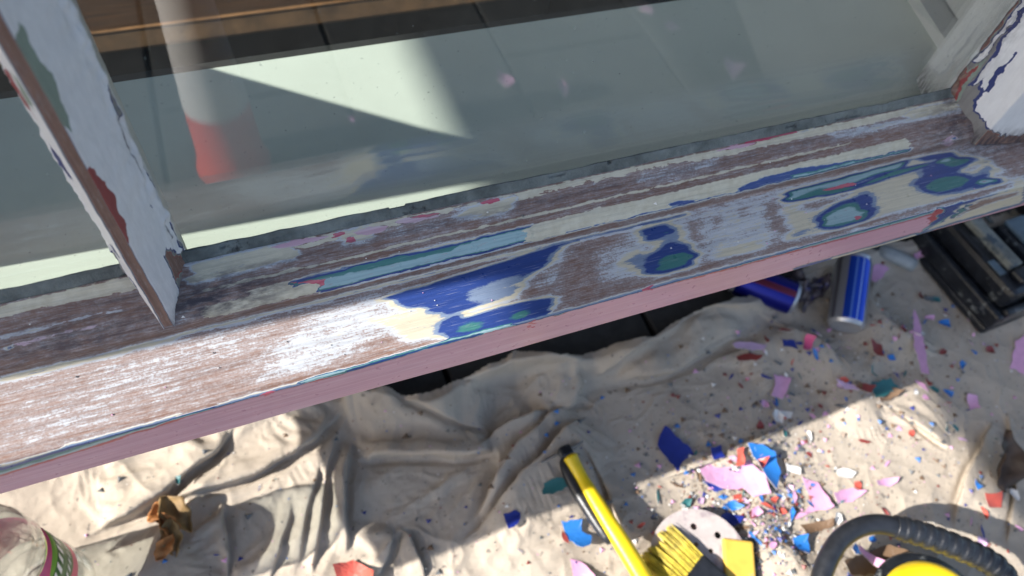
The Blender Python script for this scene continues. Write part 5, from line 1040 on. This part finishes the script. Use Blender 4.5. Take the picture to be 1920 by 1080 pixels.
# worn, slanted lettering strokes on the badge (too blurred in the photograph to read)
V = []; F = []; rl = random.Random(8)
for row, (zc, hgt, cnt, wdt) in enumerate([(.106, .0150, 7, .0048), (.085, .0090, 9, .0030)]):
    for k in range(cnt):
        aa = A0 + (k - (cnt - 1) / 2) * (.0092 if row == 0 else .0070) / .0432; h2 = hgt * rl.uniform(.75, 1.0) / 2
        b = len(V)
        for sa, sz in ((-1, -1), (1, -1), (1, 1), (-1, 1)):
            a = aa + (sa * wdt / 2 + sz * .002) / .0432; V.append((.0440 * math.cos(a), .0440 * math.sin(a), zc + sz * h2 * (1 if sa * sz > 0 else .8)))
        F.append((b, b + 1, b + 2, b + 3))
mesh('lettering', V, F, simple('label_white', (.8, .8, .78), .4, .05, 50), lab)
# --- dry leaves
def leaf(loc, size, rot, seed, mat, label, curl=1.0):
    rr = random.Random(seed); n = 22; m_ = 9
    P = np.zeros((n, m_, 3))
    for i in range(n):
        u = i / (n - 1); wdt = (math.sin(math.pi * min(u * 1.02, 1)) ** .8) * (.30 + .04 * math.sin(u * 19 + seed)) * (1 - .35 * u) + .012
        for j in range(m_):
            v = (j / (m_ - 1) - .5) * 2
            P[i, j] = ((u - .5), v * wdt, curl * (.22 * abs(v) ** 1.5 * math.sin(math.pi * u) + .18 * (u - .4) ** 2 + .05 * math.sin(u * 9 + v * 3 + seed)))
    o = grid_mesh('dry_leaf', P * size, mat, None, True); s_ = o.modifiers.new('blade', 'SOLIDIFY'); s_.thickness = .0006
    place(o, loc, rot); tag(o, label, 'leaf'); return o
M_leaf1 = simple('leaf_orange', (.48, .20, .06), .7, .5, 60); M_leaf2 = simple('leaf_olive', (.26, .16, .06), .7, .5, 60); M_leaf3 = simple('leaf_dark', (.07, .045, .03), .6, .5, 40)
def lz(x, y, d=.006): return hz(x, y) + d
leaf((-.205, .346, lz(-.205, .346, .010)), .042, (.3, .2, .4), 1, M_leaf1, 'orange brown curled leaf, topmost of the leaf litter near the bottle')
leaf((-.193, .335, lz(-.193, .335, .010)), .055, (-.2, .3, -1.1), 2, M_leaf2, 'broad olive brown leaf in the middle of the leaf litter', .9)
leaf((-.202, .322, lz(-.202, .322, .012)), .036, (.5, -.3, 2.0), 3, M_leaf1, 'small reddish leaf tucked under the broad olive leaf')
leaf((-.197, .308, lz(-.197, .308, .010)), .044, (.1, .4, -1.6), 4, M_leaf2, 'narrow olive leaf hanging below the reddish leaf')
leaf((-.206, .298, lz(-.206, .298, .008)), .032, (.3, .1, .9), 5, M_leaf1, 'tiny russet leaf at the end of the leaf litter')
leaf((-.212, .334, lz(-.212, .334, .008)), .020, (.6, .1, 2.6), 6, M_leaf1, 'pale russet leaf fragment at the side of the litter')
leaf((.845, .055, lz(.845, .055, .012)), .085, (.2, -.4, 1.05), 7, M_leaf3, 'large dark brown curled leaf lying alone on the sunlit cloth', 1.0)
# --- slim orange and white traffic cone on the paving behind, seen in the glass
tc_ = empty('traffic_cone', (-.045, -.262, 0)); tag(tc_, 'slim orange and white traffic cone standing on the paving, mirrored in the glass', 'traffic cone')
M_or = simple('orange_plastic', (.72, .06, .025), .4, .08, 30); M_wh = simple('white_sleeve', (.78, .76, .76), .4, .05, 30)
V, F = lathe([(.040, .001), (.056, .002), (.058, .010), (.054, .022), (.050, .03), (.046, .135)], 48); mesh('lower_body', V, F, M_or, tc_, True)
V, F = lathe([(.0462, .1352), (.0465, .137), (.0305, .36), (.029, .362)], 48); mesh('reflective_sleeve', V, F, M_wh, tc_, True)
V, F = lathe([(.0285, .3622), (.021, .46), (.018, .465), (.0, .466)], 48); mesh('tip', V, F, M_or, tc_, True)
